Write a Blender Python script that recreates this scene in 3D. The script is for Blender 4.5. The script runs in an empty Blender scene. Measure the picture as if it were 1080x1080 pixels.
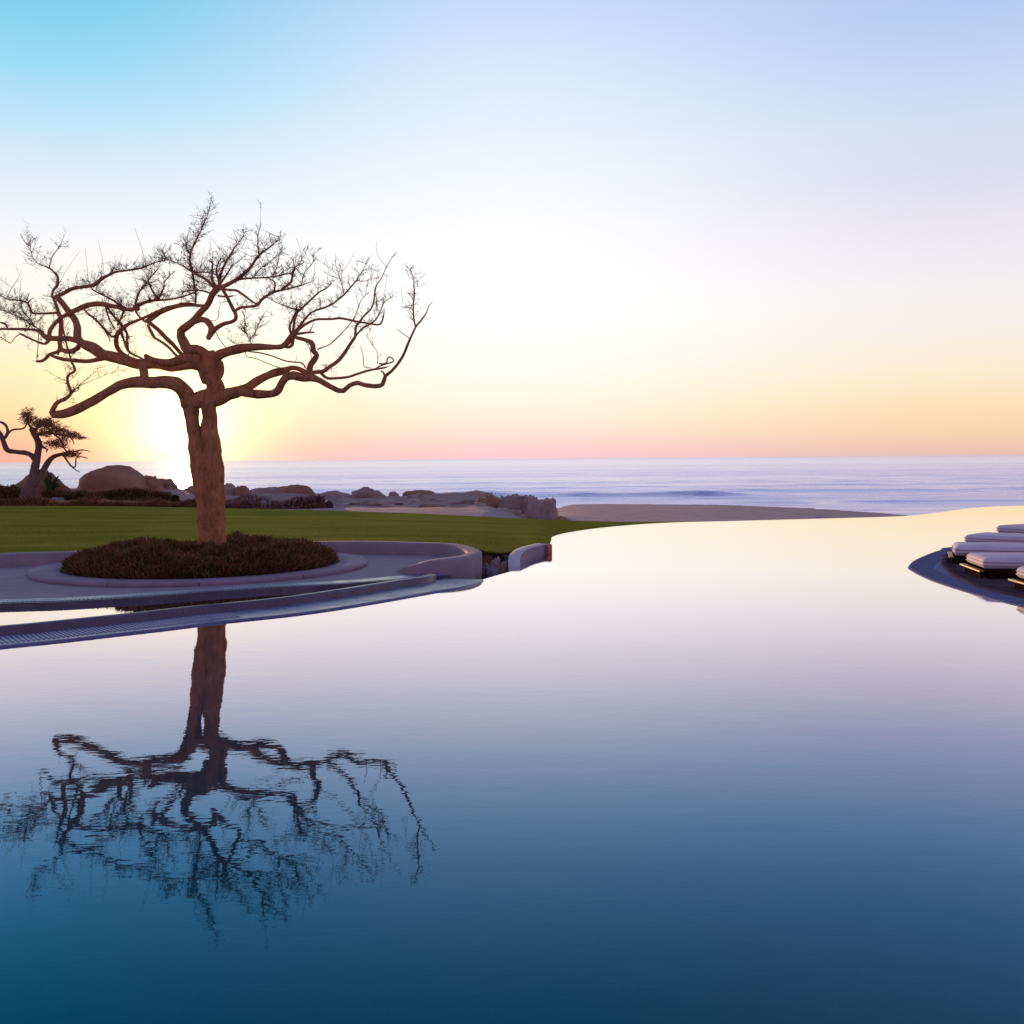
import bpy, bmesh, math, random
from mathutils import Vector, Matrix, noise
random.seed(7)
PI = math.pi
S = bpy.context.scene
COL = S.collection
F = 1080.0; CAMZ = 1.7; HZ = 483.7; ROLL = 0.0075
ca, sa = math.cos(ROLL), math.sin(ROLL)

# ------------------------------------------------------------ measuring helpers
def hv(px, py):
    dx, dy = px-540.0, -(py-HZ)
    return dx*ca+dy*sa, -dx*sa+dy*ca
def at_depth(px, py, d):
    h, v = hv(px, py)
    return Vector((h*d/F, d, CAMZ+v*d/F))
def at_height(px, py, z):
    h, v = hv(px, py)
    d = (z-CAMZ)*F/v
    return Vector((h*d/F, d, z))
def lerp(a, b, t): return a+(b-a)*t
def sstep(a, b, x):
    t = max(0., min(1., (x-a)/(b-a))); return t*t*(3-2*t)

# ------------------------------------------------------------ object helpers
def mesh_obj(name, verts, faces, mat=None, parent=None, smooth=True, mats=None, fmat=None):
    me = bpy.data.meshes.new(name)
    me.from_pydata([tuple(v) for v in verts], [], faces)
    if mats:
        for m in mats: me.materials.append(m)
        if fmat: me.polygons.foreach_set('material_index', fmat)
    elif mat: me.materials.append(mat)
    if smooth: me.polygons.foreach_set('use_smooth', [True]*len(me.polygons))
    me.update()
    o = bpy.data.objects.new(name, me); COL.objects.link(o)
    if parent:
        o.parent = parent
        o.matrix_parent_inverse = Matrix.Translation(parent.location).inverted() if not parent.rotation_euler.z else parent_inv(parent)
    return o
def parent_inv(p):
    return (Matrix.Translation(p.location) @ p.rotation_euler.to_matrix().to_4x4()).inverted()
def tag(o, label=None, cat=None, group=None, kind=None):
    if label: o['label'] = label
    if cat: o['category'] = cat
    if group: o['group'] = group
    if kind: o['kind'] = kind
    return o
def empty(name, loc, label=None, cat=None, group=None):
    o = bpy.data.objects.new(name, None); COL.objects.link(o); o.location = loc
    o.empty_display_size = .2
    return tag(o, label, cat, group)

class MB:
    def __init__(s): s.v = []; s.f = []; s.m = []
    def add(s, vs, fs, mi=0):
        n = len(s.v); s.v += [Vector(v) for v in vs]
        s.f += [tuple(i+n for i in f) for f in fs]; s.m += [mi]*len(fs)
    def box(s, c, size, rz=0, mi=0):
        R = Matrix.Rotation(rz, 3, 'Z'); c = Vector(c); hx, hy, hz = [k/2 for k in size]
        vs = [c+R@Vector((x*hx, y*hy, z*hz)) for x in (-1, 1) for y in (-1, 1) for z in (-1, 1)]
        s.add(vs, [(0,1,3,2),(4,6,7,5),(0,4,5,1),(2,3,7,6),(0,2,6,4),(1,5,7,3)], mi)
    def tube(s, pts, rad, n=8, cap=True, rough=0., seed=0):
        pts = [Vector(p) for p in pts]
        if len(pts) < 2: return
        T = (pts[1]-pts[0]).normalized()
        up = Vector((0, 1, 0)) if abs(T.y) < .9 else Vector((1, 0, 0))
        N = (up-T*up.dot(T)).normalized()
        base = len(s.v)
        for i, p in enumerate(pts):
            if i > 0:
                t2 = (pts[min(i+1, len(pts)-1)]-pts[i-1])
                t2 = t2.normalized() if t2.length > 1e-9 else T
                N = (N-t2*N.dot(t2))
                N = N.normalized() if N.length > 1e-6 else T.orthogonal().normalized()
                T = t2
            B = T.cross(N)
            for k in range(n):
                a = 2*PI*k/n
                r = rad[i]
                d = N*math.cos(a)+B*math.sin(a)
                if rough:
                    q = p+d*r
                    r *= 1+rough*(noise.noise(q*4+Vector((seed, 0, 0)))+.5*noise.noise(q*11))
                s.v.append(p+d*r)
        for i in range(len(pts)-1):
            for k in range(n):
                a = base+i*n+k; b = base+i*n+(k+1) % n
                s.f.append((a, b, b+n, a+n)); s.m.append(0)
        if cap:
            e = base+(len(pts)-1)*n
            if n > 4:
                s.v.append(pts[-1]+T*rad[-1]*.7); q = len(s.v)-1
                for k in range(n): s.f.append((e+k, e+(k+1) % n, q)); s.m.append(0)
                s.v.append(pts[0]-(pts[1]-pts[0]).normalized()*rad[0]*.6); q = len(s.v)-1
                for k in range(n): s.f.append((base+(k+1) % n, base+k, q)); s.m.append(0)
    def build(s, name, mat=None, parent=None, smooth=True, mats=None):
        return mesh_obj(name, s.v, s.f, mat, parent, smooth, mats, s.m if mats else None)

def catmull(P, step):
    """resample list of tuples (any length) with Catmull-Rom"""
    out = []
    n = len(P)
    for i in range(n-1):
        p0 = P[max(i-1, 0)]; p1 = P[i]; p2 = P[i+1]; p3 = P[min(i+2, n-1)]
        L = math.hypot(p2[0]-p1[0], p2[1]-p1[1])
        k = max(1, int(L/step))
        for j in range(k):
            t = j/k
            out.append(tuple(.5*((2*b)+(-a+c)*t+(2*a-5*b+4*c-d)*t*t+(-a+3*b-3*c+d)*t**3) for a, b, c, d in zip(p0, p1, p2, p3)))
    out.append(tuple(P[-1]))
    return out

# ------------------------------------------------------------ material helpers
class NT:
    def __init__(s, name):
        s.mat = bpy.data.materials.new(name); s.mat.use_nodes = True
        s.t = s.mat.node_tree; s.n = s.t.nodes; s.l = s.t.links
        s.n.clear(); s.out = s.n.new('ShaderNodeOutputMaterial')
        s.co = s.n.new('ShaderNodeTexCoord').outputs['Object']
    def link(s, a, b): s.l.new(a, b)
    def setv(s, sock, v):
        if hasattr(v, 'is_output') or isinstance(v, bpy.types.NodeSocket): s.l.new(v, sock)
        else: sock.default_value = v
    def mapping(s, scale=(1,1,1), rot=(0,0,0), co=None):
        m = s.n.new('ShaderNodeMapping'); m.inputs['Scale'].default_value = scale; m.inputs['Rotation'].default_value = rot
        s.l.new(co or s.co, m.inputs['Vector']); return m.outputs[0]
    def noise(s, scale=5, detail=6, rough=.6, vec=None, dist=0):
        t = s.n.new('ShaderNodeTexNoise'); t.inputs['Scale'].default_value = scale; t.inputs['Detail'].default_value = detail
        t.inputs['Roughness'].default_value = rough; t.inputs['Distortion'].default_value = dist
        s.l.new(vec or s.co, t.inputs['Vector']); return t.outputs['Fac']
    def voronoi(s, scale=5, vec=None, feature='DISTANCE_TO_EDGE'):
        t = s.n.new('ShaderNodeTexVoronoi'); t.feature = feature; t.inputs['Scale'].default_value = scale
        s.l.new(vec or s.co, t.inputs['Vector']); return t.outputs['Distance']
    def ramp(s, fac, stops, interp='LINEAR'):
        r = s.n.new('ShaderNodeValToRGB'); cr = r.color_ramp; cr.interpolation = interp
        while len(cr.elements) < len(stops): cr.elements.new(.5)
        for e, (p, c) in zip(cr.elements, stops):
            e.position = p; e.color = (*c, 1) if len(c) == 3 else c
        s.l.new(fac, r.inputs[0]); return r.outputs[0]
    def math(s, op, a, b=None, clamp=False):
        m = s.n.new('ShaderNodeMath'); m.operation = op; m.use_clamp = clamp
        s.setv(m.inputs[0], a)
        if b is not None: s.setv(m.inputs[1], b)
        return m.outputs[0]
    def mix(s, fac, a, b, mode='MIX'):
        m = s.n.new('ShaderNodeMix'); m.data_type = 'RGBA'; m.blend_type = mode
        s.setv(m.inputs['Factor'], fac)
        for k, v in (('A', a), ('B', b)):
            sk = [i for i in m.inputs if i.name == k and i.type == 'RGBA'][0]
            if isinstance(v, tuple): sk.default_value = (*v, 1) if len(v) == 3 else v
            else: s.l.new(v, sk)
        return [o for o in m.outputs if o.type == 'RGBA'][0]
    def bump(s, h, strength=.3, dist=.02):
        b = s.n.new('ShaderNodeBump'); b.inputs['Strength'].default_value = strength; b.inputs['Distance'].default_value = dist
        s.l.new(h, b.inputs['Height']); return b.outputs[0]
    def principled(s, color, rough=.7, normal=None, spec=.5, **kw):
        p = s.n.new('ShaderNodeBsdfPrincipled')
        if isinstance(color, tuple): p.inputs['Base Color'].default_value = (*color, 1)
        else: s.l.new(color, p.inputs['Base Color'])
        s.setv(p.inputs['Roughness'], rough)
        p.inputs['Specular IOR Level'].default_value = spec
        if normal is not None: s.l.new(normal, p.inputs['Normal'])
        for k, v in kw.items(): s.setv(p.inputs[k], v)
        s.l.new(p.outputs[0], s.out.inputs['Surface']); return p

def simple(name, c1, c2, scale=6, rough=.8, bump=.3, dist=.02, detail=8, spec=.3, stretch=(1,1,1)):
    t = NT(name); v = t.mapping(stretch)
    n = t.noise(scale, detail, .65, v)
    n2 = t.noise(scale*.23, 4, .6, v)
    f = t.math('ADD', t.math('MULTIPLY', n, .6), t.math('MULTIPLY', n2, .4))
    col = t.ramp(f, [(.36, c1), (.64, c2)])
    n3 = t.noise(scale*4, 6, .7, v)
    t.principled(col, rough, t.bump(t.math('ADD', n, t.math('MULTIPLY', n3, .4)), bump, dist), spec)
    return t.mat

# bark
t = NT('bark')
v = t.mapping((1, 1, .35))
n = t.noise(9, 8, .65, v); n2 = t.noise(2.2, 4, .6)
col = t.mix(t.math('MULTIPLY', n2, .8), t.ramp(n, [(.32, (.12, .048, .02)), (.5, (.42, .185, .075)), (.72, (.60, .28, .12))]), (.50, .225, .095))
vo = t.voronoi(11, v)
hb = t.math('ADD', n, t.math('MULTIPLY', t.math('MINIMUM', vo, .2), 1.6))
t.principled(col, .9, t.bump(hb, .9, .06), .15)
M_BARK = t.mat
M_TWIG = simple('twig_bark', (.09, .045, .04), (.16, .08, .065), 8, .8, .1)
M_BARK2 = simple('shore_tree_bark', (.12, .075, .055), (.24, .15, .11), 5, .85, .5, .05)
M_LEAF2 = simple('shore_tree_leaf', (.16, .07, .015), (.34, .14, .03), 3, .6, 0)
M_BUSH = simple('low_shrub_stem', (.10, .045, .012), (.26, .105, .035), 2.2, .7, 0)
M_BUSHG = simple('low_shrub_leaf', (.075, .06, .010), (.18, .115, .028), 2.2, .6, 0)
M_SOIL = simple('dark_soil', (.03, .02, .012), (.07, .045, .03), 8, .95, .8, .03)
M_ROCK = simple('shore_rock', (.22, .15, .125), (.56, .42, .36), 1.6, .9, .9, .12)
M_ROCKW = simple('warm_boulder', (.22, .115, .065), (.42, .23, .135), 1.2, .9, .8, .06)
M_STONE = simple('edge_stone', (.10, .10, .12), (.36, .34, .38), 6, .8, .9, .05)
t = NT('beach_sand')
sp = t.n.new('ShaderNodeSeparateXYZ'); t.link(t.co, sp.inputs[0])
n = t.noise(.7, 8, .65); n1 = t.noise(.9, 8, .7, t.mapping((.5, 1, 1))); n3 = t.noise(6, 6, .7)
base = t.ramp(n, [(.36, (.30, .24, .24)), (.64, (.44, .36, .35))])
left = t.math('SUBTRACT', 1., t.math('MULTIPLY', t.math('ADD', sp.outputs[0], .5), .5, True), True)
far = t.math('MULTIPLY', t.math('SUBTRACT', sp.outputs[1], 36.5), .3, True)
msk = t.math('MULTIPLY', t.math('MULTIPLY', left, far), t.ramp(t.math('ADD', t.math('MULTIPLY', n1, .7), t.math('MULTIPLY', n3, .3)), [(.42, (0, 0, 0)), (.50, (1, 1, 1))]))
col = t.mix(msk, base, t.ramp(n3, [(.3, (.20, .14, .11)), (.7, (.46, .34, .28))]))
t.principled(col, .95, t.bump(t.math('ADD', n, t.math('MULTIPLY', n3, .35)), .9, .15), .1)
M_SAND = t.mat
M_DRY = simple('dry_brush', (.13, .08, .08), (.32, .22, .24), 2.5, .9, 0)
M_AGAVE = simple('agave_leaf', (.03, .05, .02), (.06, .08, .03), 4, .5, 0)
M_WHITE = simple('pale_plaster', (.42, .40, .44), (.55, .53, .57), 5, .7, .2, .01)

# stone / concrete
def stone(name, c1, c2, rough=.6, joints=None, spec=.4):
    t = NT(name)
    n = t.noise(3.1, 8, .65); n2 = t.noise(45, 4, .6)
    col = t.ramp(t.math('ADD', t.math('MULTIPLY', n, .75), t.math('MULTIPLY', n2, .25)), [(.35, c1), (.65, c2)])
    h = t.math('ADD', t.math('MULTIPLY', n2, .4), n)
    if joints:
        b = t.n.new('ShaderNodeTexBrick'); b.inputs['Scale'].default_value = joints
        b.inputs['Mortar Size'].default_value = .006; b.inputs['Brick Width'].default_value = 1.1; b.inputs['Row Height'].default_value = .9
        b.inputs['Color1'].default_value = (1, 1, 1, 1); b.inputs['Color2'].default_value = (.84, .84, .86, 1); b.inputs['Mortar'].default_value = (.45, .45, .45, 1)
        t.l.new(t.mapping((1, 1, 1), (0, 0, .35)), b.inputs['Vector'])
        col = t.mix(1., col, b.outputs['Color'], 'MULTIPLY')
    t.principled(col, t.ramp(n, [(.3, (rough-.12,)*3), (.7, (rough+.15,)*3)]), t.bump(h, .25, .01), spec)
    return t.mat
M_PAVE = stone('terrace_paving', (.24, .19, .24), (.37, .30, .36), .7, .8, spec=.15)
M_CONC = stone('wall_concrete', (.26, .21, .24), (.36, .30, .33), .8, spec=.08)
M_WET = stone('wet_weir_stone', (.07, .06, .09), (.14, .12, .17), .35)
M_LEDGE = stone('weir_ledge_stone', (.11, .13, .24), (.19, .21, .34), .3)
M_GRATE = stone('grating_bar', (.30, .30, .40), (.42, .42, .52), .4)
M_DECK = stone('deck_tile', (.05, .038, .05), (.10, .08, .10), .9, spec=.0)
M_BLUE = stone('wet_blue_tile', (.07, .10, .24), (.12, .16, .34), .7, spec=.15)
M_SUN_END = stone('sunlit_wall_end', (.40, .13, .05), (.60, .22, .08), .3)  # orange of the low sun on the wall end, put into the colour

# lawn
t = NT('lawn_grass')
v = t.mapping((.25, 1.3, 1))
n = t.noise(.9, 5, .6, v); n2 = t.noise(28, 6, .75, t.mapping((.6, 1, 1)))
c = t.ramp(n, [(.3, (.19, .195, .025)), (.5, (.25, .24, .035)), (.7, (.33, .29, .055))])
c = t.mix(.75, c, t.ramp(n2, [(.25, (.55, .55, .5)), (.75, (1.25, 1.25, 1.1))]), 'MULTIPLY')
t.principled(c, .95, t.bump(n2, .35, .01), .0)
M_LAWN = t.mat

# lounger fabrics
t = NT('mattress_fabric')
n = t.noise(160, 3, .6); n2 = t.noise(2.5, 3, .5)
t.principled(t.ramp(n2, [(.3, (.56, .50, .58)), (.7, (.66, .60, .66))]), .75, t.bump(t.math('ADD', t.math('MULTIPLY', n, .1), n2), .25, .03), .2)
M_FAB = t.mat
M_PIPE = simple('cushion_piping', (.38, .33, .40), (.46, .40, .46), 9, .8, .1)
M_WOOD = simple('dark_wood', (.012, .007, .006), (.035, .018, .012), 6, 1., .3, .01, stretch=(.3, 1, 1), spec=0.)
M_RAIL = simple('warm_wood_rail', (.13, .07, .03), (.24, .13, .05), 6, .4, .2, .01, stretch=(.3, 1, 1))

def sea_tint(t, tint):
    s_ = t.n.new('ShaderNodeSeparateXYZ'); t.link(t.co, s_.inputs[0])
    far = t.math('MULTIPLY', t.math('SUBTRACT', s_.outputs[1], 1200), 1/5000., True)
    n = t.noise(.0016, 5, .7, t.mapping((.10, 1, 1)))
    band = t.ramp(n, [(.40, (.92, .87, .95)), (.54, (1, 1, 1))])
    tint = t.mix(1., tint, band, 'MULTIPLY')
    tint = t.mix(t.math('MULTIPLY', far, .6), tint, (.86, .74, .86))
    w1 = t.noise(.45, 5, .75, t.mapping((.16, 1, 1)))
    patch = t.noise(.02, 4, .6, t.mapping((.2, 1, 1)))
    near = t.math('SUBTRACT', 1., t.math('MULTIPLY', t.math('SUBTRACT', s_.outputs[1], 160), 1/900., True), True)
    m = t.math('MULTIPLY', t.ramp(t.math('ADD', w1, t.math('MULTIPLY', patch, .35)), [(.66, (0, 0, 0)), (.74, (1, 1, 1))]), near)
    return t.mix(t.math('MULTIPLY', m, .75), tint, (.45, .46, .80))
def fresnel_water(name, ripple, body, stops_fac, stops_tint, rough, extra=None):
    """water: diffuse body under a clear reflecting surface, reflectance from the Fresnel curve"""
    t = NT(name)
    nrm = ripple(t)
    fr = t.n.new('ShaderNodeFresnel'); fr.inputs['IOR'].default_value = 1.333
    if nrm is not None: t.link(nrm, fr.inputs['Normal'])
    fac = t.ramp(fr.outputs[0], [(p, (c, c, c)) for p, c in stops_fac])
    tint = t.ramp(fr.outputs[0], stops_tint)
    if name == 'sea_water': tint = sea_tint(t, tint)
    g = t.n.new('ShaderNodeBsdfGlossy'); t.link(tint, g.inputs['Color'])
    t.setv(g.inputs['Roughness'], rough if not callable(rough) else rough(t))
    if nrm is not None: t.link(nrm, g.inputs['Normal'])
    d = t.n.new('ShaderNodeBsdfDiffuse')
    b = body(t)
    if isinstance(b, tuple): d.inputs['Color'].default_value = (*b, 1)
    else: t.link(b, d.inputs['Color'])
    m = t.n.new('ShaderNodeMixShader'); t.link(fac, m.inputs[0]); t.link(d.outputs[0], m.inputs[1]); t.link(g.outputs[0], m.inputs[2])
    res = m.outputs[0]
    if extra: res = extra(t, res)
    t.link(res, t.out.inputs['Surface'])
    return t.mat

def pool_ripple(t):
    a = t.noise(5, 3, .5, t.mapping((.6, 1.3, 1)))
    b = t.noise(17, 2, .5, t.mapping((.6, 1.2, 1)))
    c = t.noise(.6, 2, .5, t.mapping((.6, 1, 1)))
    return t.bump(t.math('ADD', t.math('ADD', a, t.math('MULTIPLY', b, .34)), t.math('MULTIPLY', c, .4)), 1., .00046)
def pool_body(t):
    g = t.noise(60, 4, .7)
    return t.ramp(g, [(.3, (.001, .046, .072)), (.7, (.001, .064, .092))])
M_POOL = fresnel_water('pool_water', pool_ripple, pool_body,
    [(0, .03), (.065, .12), (.13, .27), (.17, .36), (.22, .47), (.30, .63), (.42, .84), (.52, .96), (.7, 1.)],
    [(0, (.12, .42, .60)), (.065, (.17, .47, .66)), (.10, (.26, .58, .84)), (.135, (.42, .66, .98)), (.20, (.70, .79, 1.)), (.27, (.90, .86, 1.)), (.36, (1., .92, .99)), (.5, (1, .98, .98))], .012)

def sea_ripple(t):
    a = t.noise(.9, 6, .7, t.mapping((.30, 1, 1)))
    b = t.noise(.12, 3, .6, t.mapping((.25, 1, 1)))
    c = t.noise(.035, 4, .6, t.mapping((.15, 1, 1)))
    return t.bump(t.math('ADD', t.math('ADD', a, b), c), 1., .20)
def sea_body(t):
    n = t.noise(.018, 5, .65, t.mapping((.22, 1, 1)))
    return t.ramp(n, [(.35, (.32, .26, .50)), (.65, (.62, .54, .78))])
def sea_foam(t, res):
    n = t.noise(.16, 7, .72, t.mapping((.20, 1, 1)))
    s = t.n.new('ShaderNodeSeparateXYZ'); t.link(t.co, s.inputs[0])
    near = t.math('SUBTRACT', 1., t.math('MULTIPLY', t.math('SUBTRACT', s.outputs[1], 100), 1/160., True), True)
    f = t.ramp(t.math('ADD', n, t.math('MULTIPLY', near, .15)), [(.59, (0, 0, 0)), (.64, (1, 1, 1))])
    crest = t.ramp(t.math('ADD', t.math('MULTIPLY', t.math('ADD', s.outputs[2], 3.66), 2.2), t.math('MULTIPLY', t.math('SUBTRACT', n, .5), 2.2)), [(.45, (0, 0, 0)), (.75, (1, 1, 1))])
    f = t.math('MAXIMUM', f, crest)
    d = t.n.new('ShaderNodeBsdfGlossy'); d.inputs['Color'].default_value = (.97, .94, 1, 1); d.inputs['Roughness'].default_value = .55
    m = t.n.new('ShaderNodeMixShader'); t.link(f, m.inputs[0]); t.link(res, m.inputs[1]); t.link(d.outputs[0], m.inputs[2])
    return m.outputs[0]
M_SEA = fresnel_water('sea_water', sea_ripple, sea_body,
    [(0, .2), (.08, .55), (.25, .88), (.6, .95), (1, .97)],
    [(0, (.40, .45, .85)), (.12, (.78, .72, 1.)), (.25, (1., .93, .97)), (1, (1., .95, .99))], .24, sea_foam)

# ------------------------------------------------------------ camera
cam = bpy.data.cameras.new('camera'); co = bpy.data.objects.new('camera', cam); COL.objects.link(co)
cam.sensor_width = 36; cam.lens = 36*F/1080; cam.shift_y = -(540-HZ)/1080; cam.clip_start = .05; cam.clip_end = 60000
co.matrix_world = Matrix(((ca, sa, 0, 0), (0, 0, -1, 0), (-sa, ca, 0, CAMZ), (0, 0, 0, 1)))
S.camera = co

# ------------------------------------------------------------ light
hs, vs_ = hv(192, 449)
SUN_AZ = math.atan2(hs, F); SUN_EL = math.atan2(vs_, math.hypot(F, hs))
sd = Vector((math.sin(SUN_AZ)*math.cos(SUN_EL), math.cos(SUN_AZ)*math.cos(SUN_EL), math.sin(SUN_EL)))
sl = bpy.data.lights.new('sun', 'SUN'); sl.energy = 4.6; sl.angle = math.radians(.5); sl.color = (1, .52, .22)
so = bpy.data.objects.new('sun', sl); COL.objects.link(so)
so.rotation_euler = sd.to_track_quat('Z', 'Y').to_euler()

W = bpy.data.worlds.new('World'); S.world = W; W.use_nodes = True
wt = W.node_tree; wt.nodes.clear()
class WN(NT):
    def __init__(s): s.t = wt; s.n = wt.nodes; s.l = wt.links
w = WN()
tc = w.n.new('ShaderNodeTexCoord'); sep = w.n.new('ShaderNodeSeparateXYZ'); w.l.new(tc.outputs['Generated'], sep.inputs[0])
x, y, z = sep.outputs
hyp = w.math('SQRT', w.math('ADD', w.math('MULTIPLY', x, x), w.math('ADD', w.math('MULTIPLY', y, y), 1e-5)))
e = w.math('DIVIDE', z, hyp)
sx = w.math('DIVIDE', x, hyp); sy = w.math('DIVIDE', y, hyp)
ep = w.math('MULTIPLY', w.math('MAXIMUM', e, 0.), 1.)
def s2l(c): return tuple((u/255/12.92 if u/255 <= .04045 else ((u/255+.055)/1.055)**2.4) for u in c)
def col_ramp(rows, top, k):
    """rows: (photo row, sRGB, gain)"""
    st = []
    for yy, c, g in sorted(rows, key=lambda r: -r[0]):
        l = s2l(c); st.append((max(0, (HZ-yy)/F*k), tuple(u*g/2 for u in l)))
    st += top
    return w.ramp(ep, [(p, tuple(min(u, 1.) for u in c)) for p, c in st])
KL = .90
L_ = col_ramp([(484,(240,172,158),1),(472,(245,180,156),1),(455,(249,195,160),1),(430,(252,218,170),1),(390,(253,235,192),1),(340,(253,244,222),1),(300,(251,248,242),1),(240,(243,245,250),1),(180,(222,235,249),1),(120,(192,228,249),1),(60,(156,219,246),1),(0,(128,208,241),1)],
   [(.55,(.0,.24,.36)),(1.,(.07,.10,.20))], KL)
C_ = col_ramp([(484,(249,204,210),1),(472,(252,211,210),1),(455,(254,229,214),1),(438,(255,241,220),1),(415,(255,249,232),1),(390,(255,252,243),1),(340,(255,254,252),1.04),(300,(255,254,254),1.04),(240,(250,250,254),1.03),(180,(242,246,254),1),(120,(226,239,253),1),(60,(214,230,252),1),(0,(197,219,251),1)],
   [(.55,(.10,.27,.39)),(1.,(.10,.11,.22))], 1.)
R_ = col_ramp([(484,(230,192,182),1),(472,(240,200,178),1),(455,(248,214,176),1),(430,(252,224,184),1),(390,(252,235,210),1),(340,(246,238,232),1),(300,(242,239,240),1),(240,(234,229,241),1),(180,(219,220,241),1),(120,(208,221,243),1),(60,(193,213,243),1),(0,(179,203,243),1)],
   [(.55,(.24,.24,.36)),(1.,(.10,.09,.18))], KL)
B_ = w.ramp(ep, [(0, (.24, .17, .27)), (.15, (.24, .18, .30)), (.5, (.16, .13, .26)), (1., (.10, .09, .19))])
fr_ = w.math('MULTIPLY', sx, 1/.437)
fl = w.math('MULTIPLY', fr_, -1., True); fp = w.math('MULTIPLY', fr_, 1., True)
fl = w.ramp(fl, [(0, (0,)*3), (1, (1,)*3)], 'EASE'); fp = w.ramp(fp, [(0, (0,)*3), (1, (1,)*3)], 'EASE')
front = w.mix(fp, w.mix(fl, C_, L_), R_)
back = w.ramp(w.math('MULTIPLY', w.math('SUBTRACT', .85, sy), 1/1.1, True), [(0, (0,)*3), (1, (1,)*3)], 'EASE')
sky = w.mix(back, front, B_)
bg = w.n.new('ShaderNodeBackground'); w.l.new(sky, bg.inputs[0]); bg.inputs[1].default_value = 2.0
# glow of the low sun in the air round it
dn = w.n.new('ShaderNodeVectorMath'); dn.operation = 'NORMALIZE'; w.l.new(tc.outputs['Generated'], dn.inputs[0])
dp = w.n.new('ShaderNodeVectorMath'); dp.operation = 'DOT_PRODUCT'; w.l.new(dn.outputs[0], dp.inputs[0]); dp.inputs[1].default_value = tuple(sd)
om = w.math('SUBTRACT', dp.outputs['Value'], 1.)
def glow(k, color, strength):
    g = w.math('EXPONENT', w.math('MULTIPLY', om, 1./k))
    b = w.n.new('ShaderNodeBackground'); b.inputs[0].default_value = (*color, 1); w.l.new(w.math('MULTIPLY', g, strength), b.inputs[1]); return b.outputs[0]
def addsh(a, b):
    s_ = w.n.new('ShaderNodeAddShader'); w.l.new(a, s_.inputs[0]); w.l.new(b, s_.inputs[1]); return s_.outputs[0]
acc = addsh(bg.outputs[0], glow(.0030, (1, .76, .28), .80))
acc = addsh(acc, glow(.0006, (1, .85, .5), 1.5))
acc = addsh(acc, glow(.012, (1, .58, .15), .07))
st = w.n.new('ShaderNodeTexSky'); st.sky_type = 'NISHITA'; st.sun_disc = False; st.sun_elevation = SUN_EL; st.sun_rotation = SUN_AZ
b2 = w.n.new('ShaderNodeBackground'); b2.inputs[1].default_value = .004; w.l.new(st.outputs[0], b2.inputs[0])
acc = addsh(acc, b2.outputs[0])
wo = w.n.new('ShaderNodeOutputWorld'); w.l.new(acc, wo.inputs[0])
S.view_settings.view_transform = 'Standard'; S.view_settings.look = 'None'; S.view_settings.exposure = 0; S.view_settings.gamma = 1

# ------------------------------------------------------------ ribbons (curved walls, ledges)
def resample(pts, step):
    P = [tuple(p) for p in pts]; n = len(P); out = []
    for i in range(n-1):
        p0 = P[max(i-1, 0)]; p1 = P[i]; p2 = P[i+1]; p3 = P[min(i+2, n-1)]
        k = max(1, int(math.dist(p1, p2)/step))
        for j in range(k):
            q = j/k
            out.append(Vector([.5*((2*b)+(-a+c)*q+(2*a-5*b+4*c-d)*q*q+(-a+3*b-3*c+d)*q**3) for a, b, c, d in zip(p0, p1, p2, p3)]))
    out.append(Vector(P[-1])); return out
def offset(line, d):
    """offset to the left of travel in XY"""
    out = []
    for i, p in enumerate(line):
        a = line[max(i-1, 0)]; b = line[min(i+1, len(line)-1)]
        t_ = Vector((b.x-a.x, b.y-a.y)); t_.normalize()
        dd = d[i] if isinstance(d, list) else d
        out.append(Vector((p.x-t_.y*dd, p.y+t_.x*dd, p.z)))
    return out
def section(mb, line, prof, mi=0):
    """sweep profile [(offset, z)] where z is absolute or callable(i)"""
    rows = []
    for (o_, zz) in prof:
        r = offset(line, o_)
        rows.append([Vector((p.x, p.y, (zz(i) if callable(zz) else zz))) for i, p in enumerate(r)])
    n = len(line); m = len(prof)
    vs = [rows[j][i] for i in range(n) for j in range(m)]
    fs = [(i*m+j, i*m+(j+1) % m, (i+1)*m+(j+1) % m, (i+1)*m+j) for i in range(n-1) for j in range(m)]
    fs += [tuple(range(m))[::-1], tuple((n-1)*m+j for j in range(m))]
    mb.add(vs, fs, mi)
def bevel_prof(w0, w1, z0, z1, b=.02):
    """closed profile from offset w0 to w1"""
    return [(w0, z0), (w0, (lambda i, z1=z1: z1(i)-b) if callable(z1) else z1-b), (w0+b*.3, (lambda i, z1=z1: z1(i)-b*.3) if callable(z1) else z1-b*.3), (w0+b, z1), (w1-b, z1),
            (w1-b*.3, (lambda i, z1=z1: z1(i)-b*.3) if callable(z1) else z1-b*.3), (w1, (lambda i, z1=z1: z1(i)-b) if callable(z1) else z1-b), (w1, z0)]

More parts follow.
